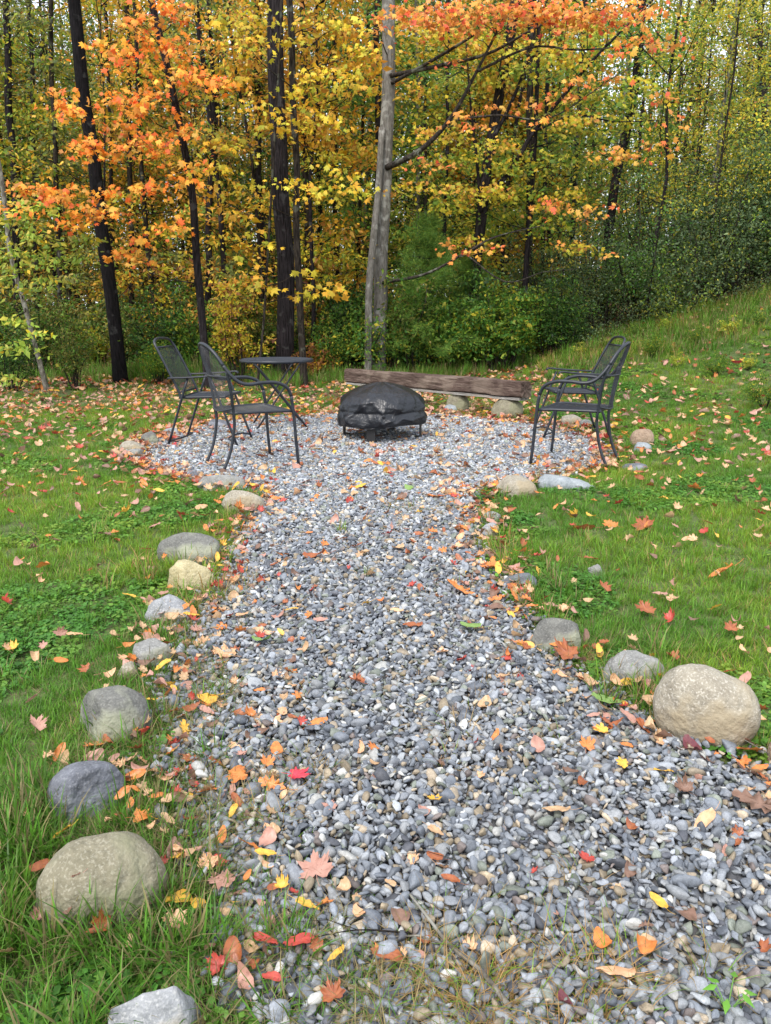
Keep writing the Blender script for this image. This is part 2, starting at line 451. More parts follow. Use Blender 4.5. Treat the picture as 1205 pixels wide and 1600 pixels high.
# ---- grass
def tuft(seed, nb, h, spread, dry=0.1, wid=0.0022, lean=0.6, hue=0):
    r_ = np.random.default_rng(seed); V = []; F = []; C = []
    for i in range(nb):
        a = r_.uniform(0, 6.28); rr = spread * math.sqrt(r_.uniform()); b = np.array([rr * math.cos(a), rr * math.sin(a), -0.01])
        L = h * r_.uniform(0.45, 1.15); d = a + r_.normal(0, 0.9); ln = lean * r_.uniform(0.1, 1.2)
        di = np.array([math.cos(d), math.sin(d), 0]); sd = np.array([-math.sin(d), math.cos(d), 0]); w0 = wid * r_.uniform(0.7, 1.4)
        if r_.uniform() < dry: c = np.array([0.36, 0.27, 0.13]) * r_.uniform(0.6, 1.1)
        else: c = np.array([0.108, 0.275, 0.034]) * r_.uniform(0.5, 1.4) + np.array([0.05, 0.03, 0]) * r_.uniform(0, 1) * (1 + hue)
        o = len(V)
        for k, t in enumerate((0, 0.4, 0.75, 1.0)):
            p = b + di * L * ln * t * t + np.array([0, 0, L * (t - 0.38 * ln * t * t)])
            ww = w0 * (1, 0.95, 0.6, 0)[k]
            if k < 3: V += [p - sd * ww, p + sd * ww]; C += [c, c]
            else: V.append(p); C.append(c)
        F += [(o, o + 1, o + 3), (o, o + 3, o + 2), (o + 2, o + 3, o + 5), (o + 2, o + 5, o + 4), (o + 4, o + 5, o + 6)]
    return np_mesh('tuft', np.array(V), np.array(F), col=np.array(C), mats=M_GRASS)

def weed(seed, nl, h, spread, col):
    """low clover and plantain leaves on short stalks"""
    r_ = np.random.default_rng(seed); V = []; F = []; C = []
    for i in range(nl):
        a = r_.uniform(0, 6.28); rr = spread * math.sqrt(r_.uniform()); c0 = np.array([rr * math.cos(a), rr * math.sin(a), h * r_.uniform(0.4, 1)])
        s = r_.uniform(0.006, 0.013); d = r_.uniform(0, 6.28); tl = r_.normal(0, 0.3, 2); c = np.array(col) * r_.uniform(0.65, 1.4); o = len(V)
        for q in range(6):
            an = d + q * math.pi / 3; p = np.array([math.cos(an), math.sin(an), 0]) * s; p[2] = tl[0] * p[0] + tl[1] * p[1] - 0.002 * (q % 2); V.append(c0 + p); C.append(c)
        F += [(o, o + 1, o + 2), (o, o + 2, o + 3), (o, o + 3, o + 4), (o, o + 4, o + 5)]
    return np_mesh('weed', np.array(V), np.array(F), col=np.array(C), mats=M_GRASS)

tufts = [tuft(1, 50, 0.080, 0.05, 0.06, .0015, .7), tuft(2, 50, 0.065, 0.05, 0.12, .0014, .9), tuft(3, 44, 0.095, 0.05, 0.08, .0016, .8, hue=1), tuft(4, 40, 0.055, 0.055, 0.35, .0013, 1.0),
         weed(5, 46, 0.04, 0.07, (0.10, 0.25, 0.040)), weed(6, 34, 0.035, 0.07, (0.17, 0.30, 0.05)),
         tuft(7, 30, 0.16, 0.045, 0.10, 0.0022, 0.85), tuft(8, 30, 0.12, 0.05, 0.7, 0.0012, 1.1), tuft(9, 16, 0.065, 0.045, 0.35, 0.0011, 1.2)]

def noise2(P, s, off=0.0):
    return np.array([noise.noise(Vector((float(x) * s + off, float(y) * s - off, off * 0.37))) for x, y in P])

def grass_points():
    PP, WH, SC_ = [], [], []
    for (y0, y1, s, big) in ((0.85, 3.2, 0.042, 0.72), (3.2, 6.0, 0.055, 0.85), (6.0, 9.5, 0.070, 0.95), (9.5, 15.5, 0.095, 1.15)):
        P = jgrid(-8.5, 9.5, y0, y1, s); P = P[in_view(P, 0.5)]
        d = sd_gravel(P); e = edge_y(P[:, 0]) + 0.5 - P[:, 1]
        m = (d + rng.normal(0, 0.035, len(P)) > 0.015) & (e + rng.normal(0, 0.3, len(P)) > 0)
        P, d = P[m], d[m]
        nz = noise2(P, 1.1); nf = noise2(P, 3.1, 5.0)
        # bare and leafy patches, thinner under the trees at the back
        thin = 0.10 + 0.50 * sstep(8.2, 11.5, P[:, 1]) * (P[:, 0] < 2.2) + 0.25 * sstep(0.05, 0.4, nf)
        k = rng.uniform(size=len(P)) > thin
        P, d, nz, nf = P[k], d[k], nz[k], nf[k]
        u = rng.uniform(size=len(P))
        wh = np.where(u < 0.35, 0, np.where(u < 0.65, 1, np.where(u < 0.85, 2, 3)))
        leafy = (nz > 0.12) & (rng.uniform(size=len(P)) < 0.65)
        wh = np.where(leafy, np.where(rng.uniform(size=len(P)) < 0.7, 4, 5), wh)
        lng = (d < 0.16) & (P[:, 1] < 5) & (rng.uniform(size=len(P)) < 0.3)
        wh = np.where(lng, np.where(rng.uniform(size=len(P)) < 0.6, 6, 7), wh)
        tallg = (P[:, 1] > 11.5) & (P[:, 0] > 2.5) & (rng.uniform(size=len(P)) < 0.6)
        wh = np.where(tallg, 6, wh)
        PP.append(P); WH.append(wh); SC_.append(np.full(len(P), big) * rng.uniform(0.7, 1.2, len(P)) * np.where(tallg, 1.15, 1))
    # straggling grass that runs into the near stones
    for (cx, cy_, rx, ry, nn_) in ((-0.42, 1.55, 0.22, 0.5, 300), (-0.62, 2.2, 0.20, 0.5, 240), (0.05, 1.15, 0.55, 0.16, 300), (-0.75, 3.0, 0.15, 0.5, 140), (-0.75, 1.7, 0.25, 0.6, 200),
                                   (0.1, 2.0, 0.9, 0.9, 60), (0.0, 4.3, 0.7, 1.4, 70), (0.9, 2.5, 0.25, 0.4, 60), (-1.1, 5.5, 0.6, 0.3, 60), (1.4, 5.7, 0.5, 0.3, 60)):
        q = rng.normal(0, 0.5, (nn_, 2)) * [rx, ry] + [cx, cy_]
        PP.append(q); WH.append(rng.choice([8, 7, 6], nn_, p=[0.74, 0.25, 0.01])); SC_.append(rng.uniform(0.5, 0.95, nn_))
    for (px, py, nn_, sx, sy) in ((30, 1330, 26, .10, .14), (20, 1420, 22, .09, .12), (50, 1260, 14, .08, .1), (30, 1560, 30, .14, .12), (250, 1480, 12, .14, .05), (860, 930, 12, .12, .1), (1010, 1085, 14, .14, .07), (255, 900, 16, .1, .2)):
        g = G(px, py); q = rng.normal(0, 1, (nn_, 2)) * [sx, sy] + g[:2]; PP.append(q); WH.append(np.full(nn_, 6)); SC_.append(rng.uniform(.6, 1.0, nn_))
    P = np.vstack(PP); return P, np.concatenate(WH), np.concatenate(SC_)
gP, gW, gS = grass_points()
gPts = np.column_stack([gP, gz(gP[:, 0], gP[:, 1])])
n = len(gPts)
pn_ = noise2(gP, .9, 2.0) + .6 * noise2(gP, 2.7, 8.0); k_ = sstep(-.45, .5, pn_)[:, None]
gT = np.array([.80, .90, .85]) * (1 - k_) + np.array([1.45, 1.18, .95]) * k_
scatter('grass', gPts, np.column_stack([rng.normal(0, 0.1, n), rng.normal(0, 0.1, n), rng.uniform(0, 6.28, n)]),
        np.repeat(gS[:, None], 3, 1), gT, gW, tufts)

# ------------------------------------------------------------------ border stones
def rock_mesh(seed, dims, cuts=3, rough=0.06, sub=3, flat_top=0.0):
    r_ = np.random.default_rng(seed); V, F = (ICO4 if sub == 4 else ICO3); V = V.copy()
    V = np.sign(V) * np.abs(V) ** 0.88
    for _ in range(cuts):
        d = r_.normal(size=3); d[2] = abs(d[2]) * 0.7; d /= np.linalg.norm(d); h = r_.uniform(0.45, 0.8)
        k = V @ d; V -= np.maximum(k - h, 0)[:, None] * d * 0.92
    off = r_.uniform(0, 50, 3)
    for s, a in ((0.9, rough * 2.6), (2.2, rough * 1.3), (5, rough * 0.5), (11, rough * .25)):
        nn_ = np.array([noise.noise(Vector(v * s + off)) for v in V]); V *= (1 + a * nn_)[:, None]
    V *= np.array(dims) / 2
    return np_mesh('stone', V, F, smooth=True)

RM = {
    'tan': rock_material('tan_granite', (0.22, 0.19, 0.14), (0.38, 0.35, 0.28), 0.45, (0.60, 0.57, 0.50), (.27, .22, .14)),
    'olive': rock_material('olive_sandstone', (0.15, 0.135, 0.085), (0.27, 0.245, 0.17), 0.35, (0.42, 0.40, 0.32), (.17, .17, .10)),
    'slate': rock_material('blue_grey_slate', (0.07, 0.075, 0.09), (0.17, 0.18, 0.21), 0.25, (0.35, 0.36, 0.38), (0.24, 0.25, 0.28)),
    'grey': rock_material('grey_fieldstone', (0.15, 0.15, 0.14), (0.30, 0.30, 0.29), 0.35, (0.46, 0.46, 0.44), (.20, .20, .15)),
    'mossy': rock_material('dark_grey_stone_with_lichen', (0.09, 0.09, 0.085), (0.19, 0.19, 0.17), 0.25, (0.35, 0.35, 0.32), (0.26, 0.27, 0.19)),
    'yellow': rock_material('buff_limestone', (0.30, 0.25, 0.12), (0.50, 0.44, 0.26), 0.3, (0.62, 0.58, 0.42)),
    'pale': rock_material('pale_quartzite', (0.19, 0.20, 0.215), (0.36, 0.37, 0.385), 0.3, (0.62, 0.62, 0.60), (0.36, 0.31, 0.22)),
    'brown': rock_material('reddish_brown_cobble', (0.20, 0.13, 0.08), (0.36, 0.26, 0.18), 0.4, (0.5, 0.42, 0.34)),
    'bluepale': rock_material('pale_blue_slab', (0.19, 0.22, 0.24), (0.33, 0.36, 0.38), 0.25, (0.52, 0.54, 0.55)),
}
ROCKS = []          # footprint of every stone: used to keep fallen leaves out of them
def stone(px0, px1, py0, py1, mat, label, seed, cuts=3, rot=0.0, aspect=0.8, rough=0.06, sink=0.33, tilt=(0, 0), sub=3, name='stone', group='stones edging the path and patio'):
    base = G((px0 + px1) / 2, py1); m = pxm(base)
    w = (px1 - px0) * m; dp = w * aspect
    dep = math.atan2(CAM_H - base[2], base[1])
    vis = (py1 - py0) * m
    # visible height of a half buried ellipsoid
    h = max(0.25 * w, (vis - 0.5 * dp * math.sin(dep)) / max(0.3, math.cos(dep)) / (1 - sink))
    h = min(h, 1.05 * w)
    c = np.array([base[0], base[1] + dp * 0.42, 0.0]); c[0] *= c[1] / base[1]
    zc = float(gz(c[0], c[1]))
    o = obj(name, rock_mesh(seed, (w * 1.04, dp, h), cuts, rough, sub), mat=RM[mat])
    o.location = (c[0], c[1], zc + h * (0.5 - sink)); o.rotation_euler = (tilt[0], tilt[1], rot)
    ROCKS.append((c[0], c[1], w * 0.5, dp * 0.5, zc + h * (1 - sink)))
    tag(o, label, 'stone', group); return o

stone(175, 322, 1535, 1668, 'pale', 'pale blue-white angular stone cut by the bottom edge of the picture', 11, 4, 0.3, 0.8, sub=4)
stone(66, 266, 1318, 1462, 'olive', 'largest olive-tan smooth boulder half buried in grass at lower left', 12, 0, 0.1, 0.75, 0.045, sink=.42, sub=4)
stone(84, 198, 1195, 1285, 'slate', 'dark blue-grey rounded stone just beyond the big olive boulder', 13, 1, 0.4, 0.8, 0.03, sub=4)
stone(28, 60, 1194, 1246, 'grey', 'small upright grey block in grass left of the dark blue stone', 14, 5, 0.2, 0.6, 0.08)
stone(117, 236, 1075, 1166, 'mossy', 'dark grey dome-shaped stone with lichen blotches on left path edge', 15, 1, 0.0, 0.8, 0.04, sub=4)
stone(183, 219, 1030, 1064, 'tan', 'small beige stone tucked between the dome stone and the grey one', 16, 3, 0.5)
stone(204, 275, 990, 1046, 'grey', 'mid grey stone with rounded top below the brown-sided angular one', 17, 3, 0.5)
stone(226, 314, 928, 978, 'pale', 'pale angular stone with brownish side on left path edge', 18, 5, 0.2, 0.7, 0.08)
stone(263, 339, 866, 928, 'yellow', 'yellowish blocky stone on left path edge', 19, 5, 0.3, 0.7)
stone(246, 346, 832, 884, 'mossy', 'long grey rounded stone touching the back of the yellowish block', 20, 2, -0.2, 0.6, 0.04, tilt=(0, -0.15))
stone(347, 414, 764, 800, 'tan', 'tan rounded stone where the left path edge meets the patio', 21, 1, -0.2, 0.7, 0.04)
stone(312, 382, 740, 768, 'grey', 'flat grey-green stone in front of the left barrel-back chair', 22, 3, 0.2, 0.6)
stone(292, 314, 736, 750, 'slate', 'tiny grey stone between rear foot of left chair and flat stone', 23, 2)
stone(222, 251, 674, 696, 'mossy', 'grey round stone above the tan one at left rim of patio', 24, 1, 0.3)
stone(190, 233, 688, 709, 'tan', 'tan flattish stone at left rim of patio', 25, 2, 0.1, 0.7)
stone(196, 230, 701, 717, 'grey', 'small grey stone in front of the flattish tan one', 26, 2, 0.2)
stone(254, 288, 668, 681, 'bluepale', 'low pale grey stone beside rear leg of left folding chair', 27, 3, 0.2, 0.6)
stone(318, 357, 655, 670, 'slate', 'flat slate stone seen under the left folding chair', 28, 3, 0.2, 0.6)
stone(1018, 1170, 1046, 1172, 'tan', 'largest tan granite boulder on right edge of path', 29, 0, -0.45, 0.72, 0.035, sink=.2, tilt=(0, 0.30), sub=4)
stone(937, 1034, 1017, 1078, 'grey', 'grey rounded stone left of the large tan boulder', 30, 2, 0.3, 0.8, sub=4)
stone(832, 915, 962, 1022, 'mossy', 'grey-brown wedge-shaped stone on right path edge', 91, 4, 0.2, 0.7, 0.06, tilt=(0, 0.25))
stone(788, 841, 897, 926, 'slate', 'flat slate stone half under grass on right path edge', 32, 2, 0.1, 0.7)
stone(804, 832, 922, 946, 'olive', 'small olive pebble stone just before the flat slate one', 33, 2, 0.1)
stone(753, 783, 800, 820, 'grey', 'upper of two small pale stones on right path edge', 34, 2)
stone(753, 783, 817, 838, 'pale', 'lower of two small pale stones on right path edge', 35, 2)
stone(762, 840, 742, 780, 'tan', 'pale speckled flat stone left of the bluish slab', 36, 3, 0.1, 0.9)
stone(838, 932, 736, 768, 'bluepale', 'bluish grey long slab at the feet of right barrel-back chair', 37, 4, 0.1, 0.7)
stone(984, 1026, 670, 699, 'brown', 'reddish brown rounded cobble at right rim of patio', 38, 1, 0.1, 0.7, 0.03)
stone(985, 1016, 691, 706, 'bluepale', 'small pale stone in front of the reddish brown cobble', 39, 3)
stone(972, 1010, 724, 736, 'slate', 'low flat grey stone right of the rear chair foot', 40, 2, 0.0, 0.5)
stone(873, 908, 648, 667, 'tan', 'tan stone seen behind the seat of right barrel-back chair', 41, 1)
stone(904, 924, 656, 669, 'grey', 'small grey stone touching the tan one behind right chair', 42, 1)
stone(694, 716, 632, 646, 'bluepale', 'small pale grey stone on the lawn edge under the timber', 43, 1)
stone(1196, 1290, 1120, 1215, 'brown', 'brown-grey stone cut off by the right edge of the picture', 44, 2, 0.1)
stone(917, 940, 874, 900, 'grey', 'small grey stone lying in the grass of the right lawn', 45, 3)
stone(705, 730, 905, 917, 'slate', 'thin slate chip on the gravel', 46, 3) if False else None

# ------------------------------------------------------------------ steel mesh furniture
def lattice(fn, nu, nv, thick=0.0022):
    """diamond steel mesh over the surface fn(u, v): real wires"""
    V = []; idm = {}
    for i in range(nu * 2 + 1):
        for j in range(nv * 2 + 1):
            if (i + j) % 2 == 0: idm[(i, j)] = len(V); V.append(fn(i / (2 * nu), j / (2 * nv)))
    F = []
    for i in range(1, nu * 2):
        for j in range(1, nv * 2):
            if (i + j) % 2 == 1: F.append((idm[(i - 1, j)], idm[(i, j - 1)], idm[(i + 1, j)], idm[(i, j + 1)]))
    return V, F

def lattice_obj(name, fn, nu, nv, parent, thick=0.0020):
    V, F = lattice(fn, nu, nv)
    me = bpy.data.meshes.new(name); me.from_pydata([tuple(p) for p in V], [], F); me.update()
    o = obj(name, me, parent, M_METAL)
    md = o.modifiers.new('wires', 'WIREFRAME'); md.thickness = thick; md.use_even_offset = False
    return o

def tubeobj(name, P, r, parent, k=5, n=8):
    mb = MB(); mb.tube(smooth_path(P, k), r, n); return mb.build(name, M_METAL, parent)

def barrel_chair(loc, heading, label):
    t = empty('patio_armchair', loc, heading)
    tag(t, label, 'chair', 'charcoal steel mesh patio chairs')
    r = 0.0125
    for s in (1, -1):
        tubeobj('leg', [(.295, s * .288, 0), (.280, s * .285, .2), (.268, s * .28, .42), (.252, s * .28, .55)], r, t)
        tubeobj('armrest', [(.252, s * .28, .55), (.215, s * .283, .618), (.13, s * .286, .655), (.02, s * .286, .660), (-.09, s * .283, .652), (-.16, s * .268, .672), (-.215, s * .245, .725), (-.255, s * .215, .79)], r * 1.1, t)
        tubeobj('leg', [(-.238, s * .228, .755), (-.212, s * .222, .62), (-.192, s * .208, .45), (-.188, s * .20, .33), (-.225, s * .198, .15), (-.29, s * .20, 0)], r * .95, t)
    # hoop of the back
    hoop = [(-.255, .215, .79), (-.29, .17, .865), (-.325, .095, .925), (-.34, 0, .945), (-.325, -.095, .925), (-.29, -.17, .865), (-.255, -.215, .79)]
    tubeobj('back_frame', hoop, r * 1.1, t)
    zs = np.array([.47, .55, .62, .70, .755, .79, .865, .925, .94]); wy = np.array([.205, .213, .222, .226, .226, .213, .168, .095, .05]); xx = np.array([-.195, -.203, -.214, -.228, -.240, -.256, -.291, -.325, -.334])
    def back(u, v):
        z = .47 + v * .47; y0 = np.interp(z, zs, wy); x0 = np.interp(z, zs, xx); y = (u * 2 - 1) * y0
        low = (1 - v) ** 6 * 0.03 * (1 - (u * 2 - 1) ** 2)
        return (x0 - 0.055 * (y0 / .22) * (1 - (u * 2 - 1) ** 2), y, z - low)
    lattice_obj('back_panel', back, 22, 24, t)
    tubeobj('back_rail', [back(u, 0) for u in np.linspace(0, 1, 9)], .008, t, 2)
    tubeobj('back_brace', [back(u, .5) for u in np.linspace(0, 1, 9)], .008, t, 2)
    def seat(u, v):
        x = -.20 + v * .455; hw = .205 + v * .065; return (x, (u * 2 - 1) * hw, .435 - .016 * math.sin(math.pi * v) * (1 - (u * 2 - 1) ** 2) - 0.03 * max(0, v - .85) )
    lattice_obj('seat', seat, 30, 26, t, .0024)
    edge = [seat(0, v) for v in np.linspace(0, 1, 6)] + [seat(u, 1) for u in np.linspace(.1, .9, 6)] + [seat(1, v) for v in np.linspace(1, 0, 6)] + [seat(u, 0) for u in np.linspace(.9, .1, 5)] + [seat(0, 0)]
    tubeobj('seat_frame', edge, .011, t, 2)
    return t

def folding_chair(loc, heading, label):
    t = empty('folding_armchair', loc, heading)
    tag(t, label, 'chair', 'charcoal steel mesh patio chairs')
    r = .0115
    for s in (1, -1):
        tubeobj('leg', [(-.32, s * .235, 0), (-.21, s * .236, .30), (-.10, s * .238, .598)], r, t, 3)
        tubeobj('leg', [(.325, s * .228, 0), (.22, s * .232, .30), (.115, s * .236, .598)], r, t, 3)
        mb = MB(); P = smooth_path([(-.275, s * .245, .600), (-.12, s * .248, .606), (.06, s * .248, .618), (.19, s * .248, .630), (.215, s * .248, .612)], 4)
        mb.tube(P, .024, 10, flat=.38); mb.build('armrest', M_METAL, t)
    fr = [(-.175, .22, .415), (-.205, .22, .50), (-.275, .218, .65), (-.355, .212, .815), (-.395, .20, .89), (-.415, .15, .93), (-.425, 0, .942), (-.415, -.15, .93), (-.395, -.20, .89), (-.355, -.212, .815), (-.275, -.218, .65), (-.205, -.22, .50), (-.175, -.22, .415)]
    tubeobj('back_frame', fr, r * 1.05, t)
    def back(u, v):
        return (-.198 - .185 * v, (u * 2 - 1) * (.217 - .008 * v), .47 + v * .395)
    lattice_obj('back_panel', back, 26, 22, t)
    for v in (0, 1): tubeobj('back_rail', [back(0, v), back(1, v)], .009, t, 2)
    def seat(u, v): return (-.19 + .42 * v, (u * 2 - 1) * .215, .425 + .012 * v)
    lattice_obj('seat', seat, 30, 28, t, .003)
    tubeobj('seat_frame', [seat(0, 0), seat(0, .5), seat(0, .97), seat(.03, 1), seat(.5, 1), seat(.97, 1), seat(1, .97), seat(1, .5), seat(1, 0), seat(.5, 0), seat(0, 0)], .012, t, 3)
    tubeobj('foot_brace', [(.31, .228, .035), (.24, .19, .05), (.21, .08, .05), (.21, -.08, .05), (.24, -.19, .05), (.31, -.228, .035)], .008, t, 3)
    tubeobj('foot_brace', [(-.305, .235, .035), (-.25, .19, .045), (-.23, .08, .045), (-.23, -.08, .045), (-.25, -.19, .045), (-.305, -.235, .035)], .008, t, 3)
    return t

GZ = 0.026     # top of the loose stones
barrel_chair((-1.085, 6.09, GZ), R(31), 'barrel-back mesh armchair nearest the camera on the left of the patio')
barrel_chair((1.555, 6.20, GZ), R(152), 'barrel-back mesh armchair nearest the camera on the right of the patio')
folding_chair((-1.64, 7.21, GZ), R(-7), 'folding mesh armchair with open handle in its back, left behind the other')
folding_chair((1.83, 7.60, GZ), R(182), 'folding mesh armchair with flat arms, right behind the other')

# bistro table
t = empty('bistro_table', (-1.14, 8.24, GZ), R(14)); tag(t, 'round charcoal steel folding table behind the left chairs', 'table')
mb = MB(); nn_ = 96; V = []; F = []
Rt, zt = .385, .700
for i in range(nn_):
    a = i * 2 * math.pi / nn_; sc = .004 * (1 if (i // 3) % 2 else 0)
    for (rr, z) in ((Rt - .02, zt), (Rt - .004, zt - .004), (Rt, zt - .012), (Rt, zt - .028 - sc), (Rt - .004, zt - .028 - sc), (Rt - .006, zt - .012)):
        V.append((rr * math.cos(a), rr * math.sin(a), z))
for i in range(nn_):
    for j in range(5): F.append((i * 6 + j, ((i + 1) % nn_) * 6 + j, ((i + 1) % nn_) * 6 + j + 1, i * 6 + j + 1))
mb.add(V, F); mb.build('table_rim', M_METAL, t)
V, F = lattice(lambda u, v: ((u * 2 - 1) * (Rt - .01), (v * 2 - 1) * (Rt - .01), zt - .003), 44, 44)
V = np.array(V); F = [f for f in F if all(np.hypot(V[i][0], V[i][1]) < Rt - .008 for i in f)]
me = bpy.data.meshes.new('tabletop'); me.from_pydata([tuple(p) for p in V], [], F); me.update()
o = obj('tabletop', me, t, M_METAL); md = o.modifiers.new('wires', 'WIREFRAME'); md.thickness = .005; md.use_even_offset = False
for s in (-1, 1):
    tubeobj('leg', [(-.25, s * .20, zt - .03), (0, s * .21, .36), (.27, s * .22, 0)], .010, t, 3)
    tubeobj('leg', [(.22, s * .235, zt - .03), (0, s * .235, .36), (-.25, s * .235, 0)], .010, t, 3)
tubeobj('crossbar', [(.24, -.21, .04), (.24, .21, .04)], .008, t, 2)
tubeobj('crossbar', [(-.12, -.235, .20), (-.12, .235, .20)], .008, t, 2)
tubeobj('crossbar', [(-.10, -.21, .475), (-.10, .21, .475)], .008, t, 2)
tubeobj('crossbar', [(.22, -.235, zt - .035), (.22, .235, zt - .035)], .008, t, 2)

# ------------------------------------------------------------------ fire pit and its cover
PITC = (-.035, 7.52)
fp = empty('fire_pit', (PITC[0], PITC[1], GZ), R(0)); tag(fp, 'round steel fire pit on short flat legs under the black cover', 'fire pit')
def black_steel():
    m, n, l, b = new_mat('sooty_black_steel'); b.inputs['Base Color'].default_value = (.012, .012, .013, 1); b.inputs['Roughness'].default_value = .5
    return m
M_SOOT = black_steel()
for (a, wdt) in ((-105, .085), (-15, .06), (165, .06), (75, .06)):
    mb = MB(); a = R(a); q = Matrix.Rotation(a + math.pi / 2, 4, 'Z')
    mb.box((.385 * math.cos(a), .385 * math.sin(a), .10), (wdt, .012, .20), q); mb.box((.36 * math.cos(a), .36 * math.sin(a), .006), (wdt, .05, .01), q)
    mb.build('leg', M_SOOT, fp)
mb = MB(); V = []; F = []; prof = [(.05, .17), (.22, .175), (.34, .19), (.38, .26), (.40, .28), (.405, .285), (.39, .275), (.365, .25), (.33, .2), (.21, .185), (.05, .18)]
for i in range(48):
    a = i * 2 * math.pi / 48
    for (rr, z) in prof: V.append((rr * math.cos(a), rr * math.sin(a), z))
k = len(prof)
for i in range(48):
    for j in range(k - 1): F.append((i * k + j, ((i + 1) % 48) * k + j, ((i + 1) % 48) * k + j + 1, i * k + j + 1))
mb.add(V, F); mb.build('bowl', M_SOOT, fp)

def cover_material():
    m, n, l, b = new_mat('black_nylon_cover')
    tc = N(n, 'TexCoord')
    nz = N(n, 'TexNoise'); nz.inputs['Scale'].default_value = 9; nz.inputs['Detail'].default_value = 6; l.new(tc.outputs['Object'], nz.inputs[0])
    r = ramp(n, [(.3, (.004, .005, .008)), (.7, (.008, .010, .015))]); l.new(nz.outputs[0], r.inputs[0]); l.new(r.outputs[0], b.inputs['Base Color'])
    b.inputs['Roughness'].default_value = .36; b.inputs['Specular IOR Level'].default_value = .5
    wv = N(n, 'TexNoise'); wv.inputs['Scale'].default_value = 7; wv.inputs['Detail'].default_value = 3; wv.inputs['Distortion'].default_value = 2.5; l.new(tc.outputs['Object'], wv.inputs[0])
    ri = ramp(n, [(.42, (0, 0, 0)), (.5, (1, 1, 1)), (.58, (0, 0, 0))]); l.new(wv.outputs[0], ri.inputs[0])
    b1 = N(n, 'Bump'); b1.inputs['Strength'].default_value = .35; b1.inputs['Distance'].default_value = .006; l.new(ri.outputs[0], b1.inputs['Height'])
    l.new(b1.outputs[0], b.inputs['Normal'])
    return m
na_, nr_ = 220, 70
pr = np.array([(0, .516), (.05, .514), (.13, .500), (.22, .474), (.31, .438), (.365, .400), (.398, .36), (.412, .315), (.415, .275), (.408, .255), (.425, .235), (.442, .20), (.448, .165), (.445, .142), (.436, .135)])
ts = np.concatenate([[0], np.cumsum(np.hypot(*np.diff(pr, axis=0).T))]); tt = np.linspace(0, ts[-1], nr_)
rr_, zz_ = np.interp(tt, ts, pr[:, 0]), np.interp(tt, ts, pr[:, 1])
V = []
seams = np.array([0.35, 1.2, 1.95, 2.75, 3.6, 4.3, 4.95, 5.65])
fo = np.random.default_rng(4)
FOLD = [(fo.uniform(3.3, 6.1), fo.uniform(.17, .40), fo.normal(0, 1.1), fo.uniform(.10, .30), fo.uniform(.012, .026)) for _ in range(26)] + [(fo.uniform(0, 6.28), fo.uniform(.17, .40), fo.normal(0, 1.1), fo.uniform(.1, .28), fo.uniform(.012, .024)) for _ in range(22)]
for i in range(nr_):
    q = i / (nr_ - 1)
    for j in range(na_):
        a = j * 2 * math.pi / na_; r0, z0 = rr_[i], zz_[i]; ct, st = math.cos(a), math.sin(a)
        top = math.sin(math.pi * min(1, q * 1.75)) if q < .571 else 0
        d_ = np.abs((a - seams + math.pi) % (2 * math.pi) - math.pi); dm = float(np.min(d_))
        zt_ = -.013 * top * min(1, dm / .32)                       # slack between the ridges of the lid
        side = float(sstep(.42, .62, q)); dr = 0
        for (fa, fz, sl, ln, am) in FOLD:                          # creases: sharp on one side, soft on the other
            da = (a - fa + math.pi) % (2 * math.pi) - math.pi; dz = z0 - fz
            if abs(da) > .6 or abs(dz) > .3: continue
            al = math.cos(sl) * da * .42 + math.sin(sl) * dz; ac = -math.sin(sl) * da * .42 + math.cos(sl) * dz
            env = math.exp(-(al / ln * 1.5) ** 2)
            dr += .75 * am * env * (math.exp(-max(0, ac) / .045) if ac > 0 else math.exp(ac / .012)) 
        dr = side * (dr - .012) + side * .006 * noise.noise(Vector((ct * 3, st * 3, z0 * 6)))
        fl = float(sstep(.82, 1, q)); dr += fl * .014 * math.sin(9 * a + 2 * math.sin(3 * a))
        rr2 = r0 + dr; V.append((rr2 * ct, rr2 * st, z0 + zt_ + .004 * noise.noise(Vector((ct * r0 * 9, st * r0 * 9, 3))) + fl * .010 * math.sin(5 * a + 1) + .018 * ct * fl))
V = np.array(V); ii = np.arange(na_ * nr_).reshape(nr_, na_)
F = np.stack([ii[:-1], ii[1:], np.roll(ii[1:], -1, 1), np.roll(ii[:-1], -1, 1)], -1).reshape(-1, 4)
o = obj('pit_cover', np_mesh('pit_cover', V, F, smooth=True), mat=cover_material()); o.location = (PITC[0], PITC[1], GZ + .005)
hm = MB(); ring = V[-na_:]; hm.tube(np.vstack([ring[::4], ring[:1]]) , .0065, 6, cap=False); hm.build('hem', o.data.materials[0], o)
sm = o.modifiers.new('cloth', 'SOLIDIFY'); sm.thickness = .003
tag(o, 'crumpled black fabric cover drawn over the fire pit', 'cover')

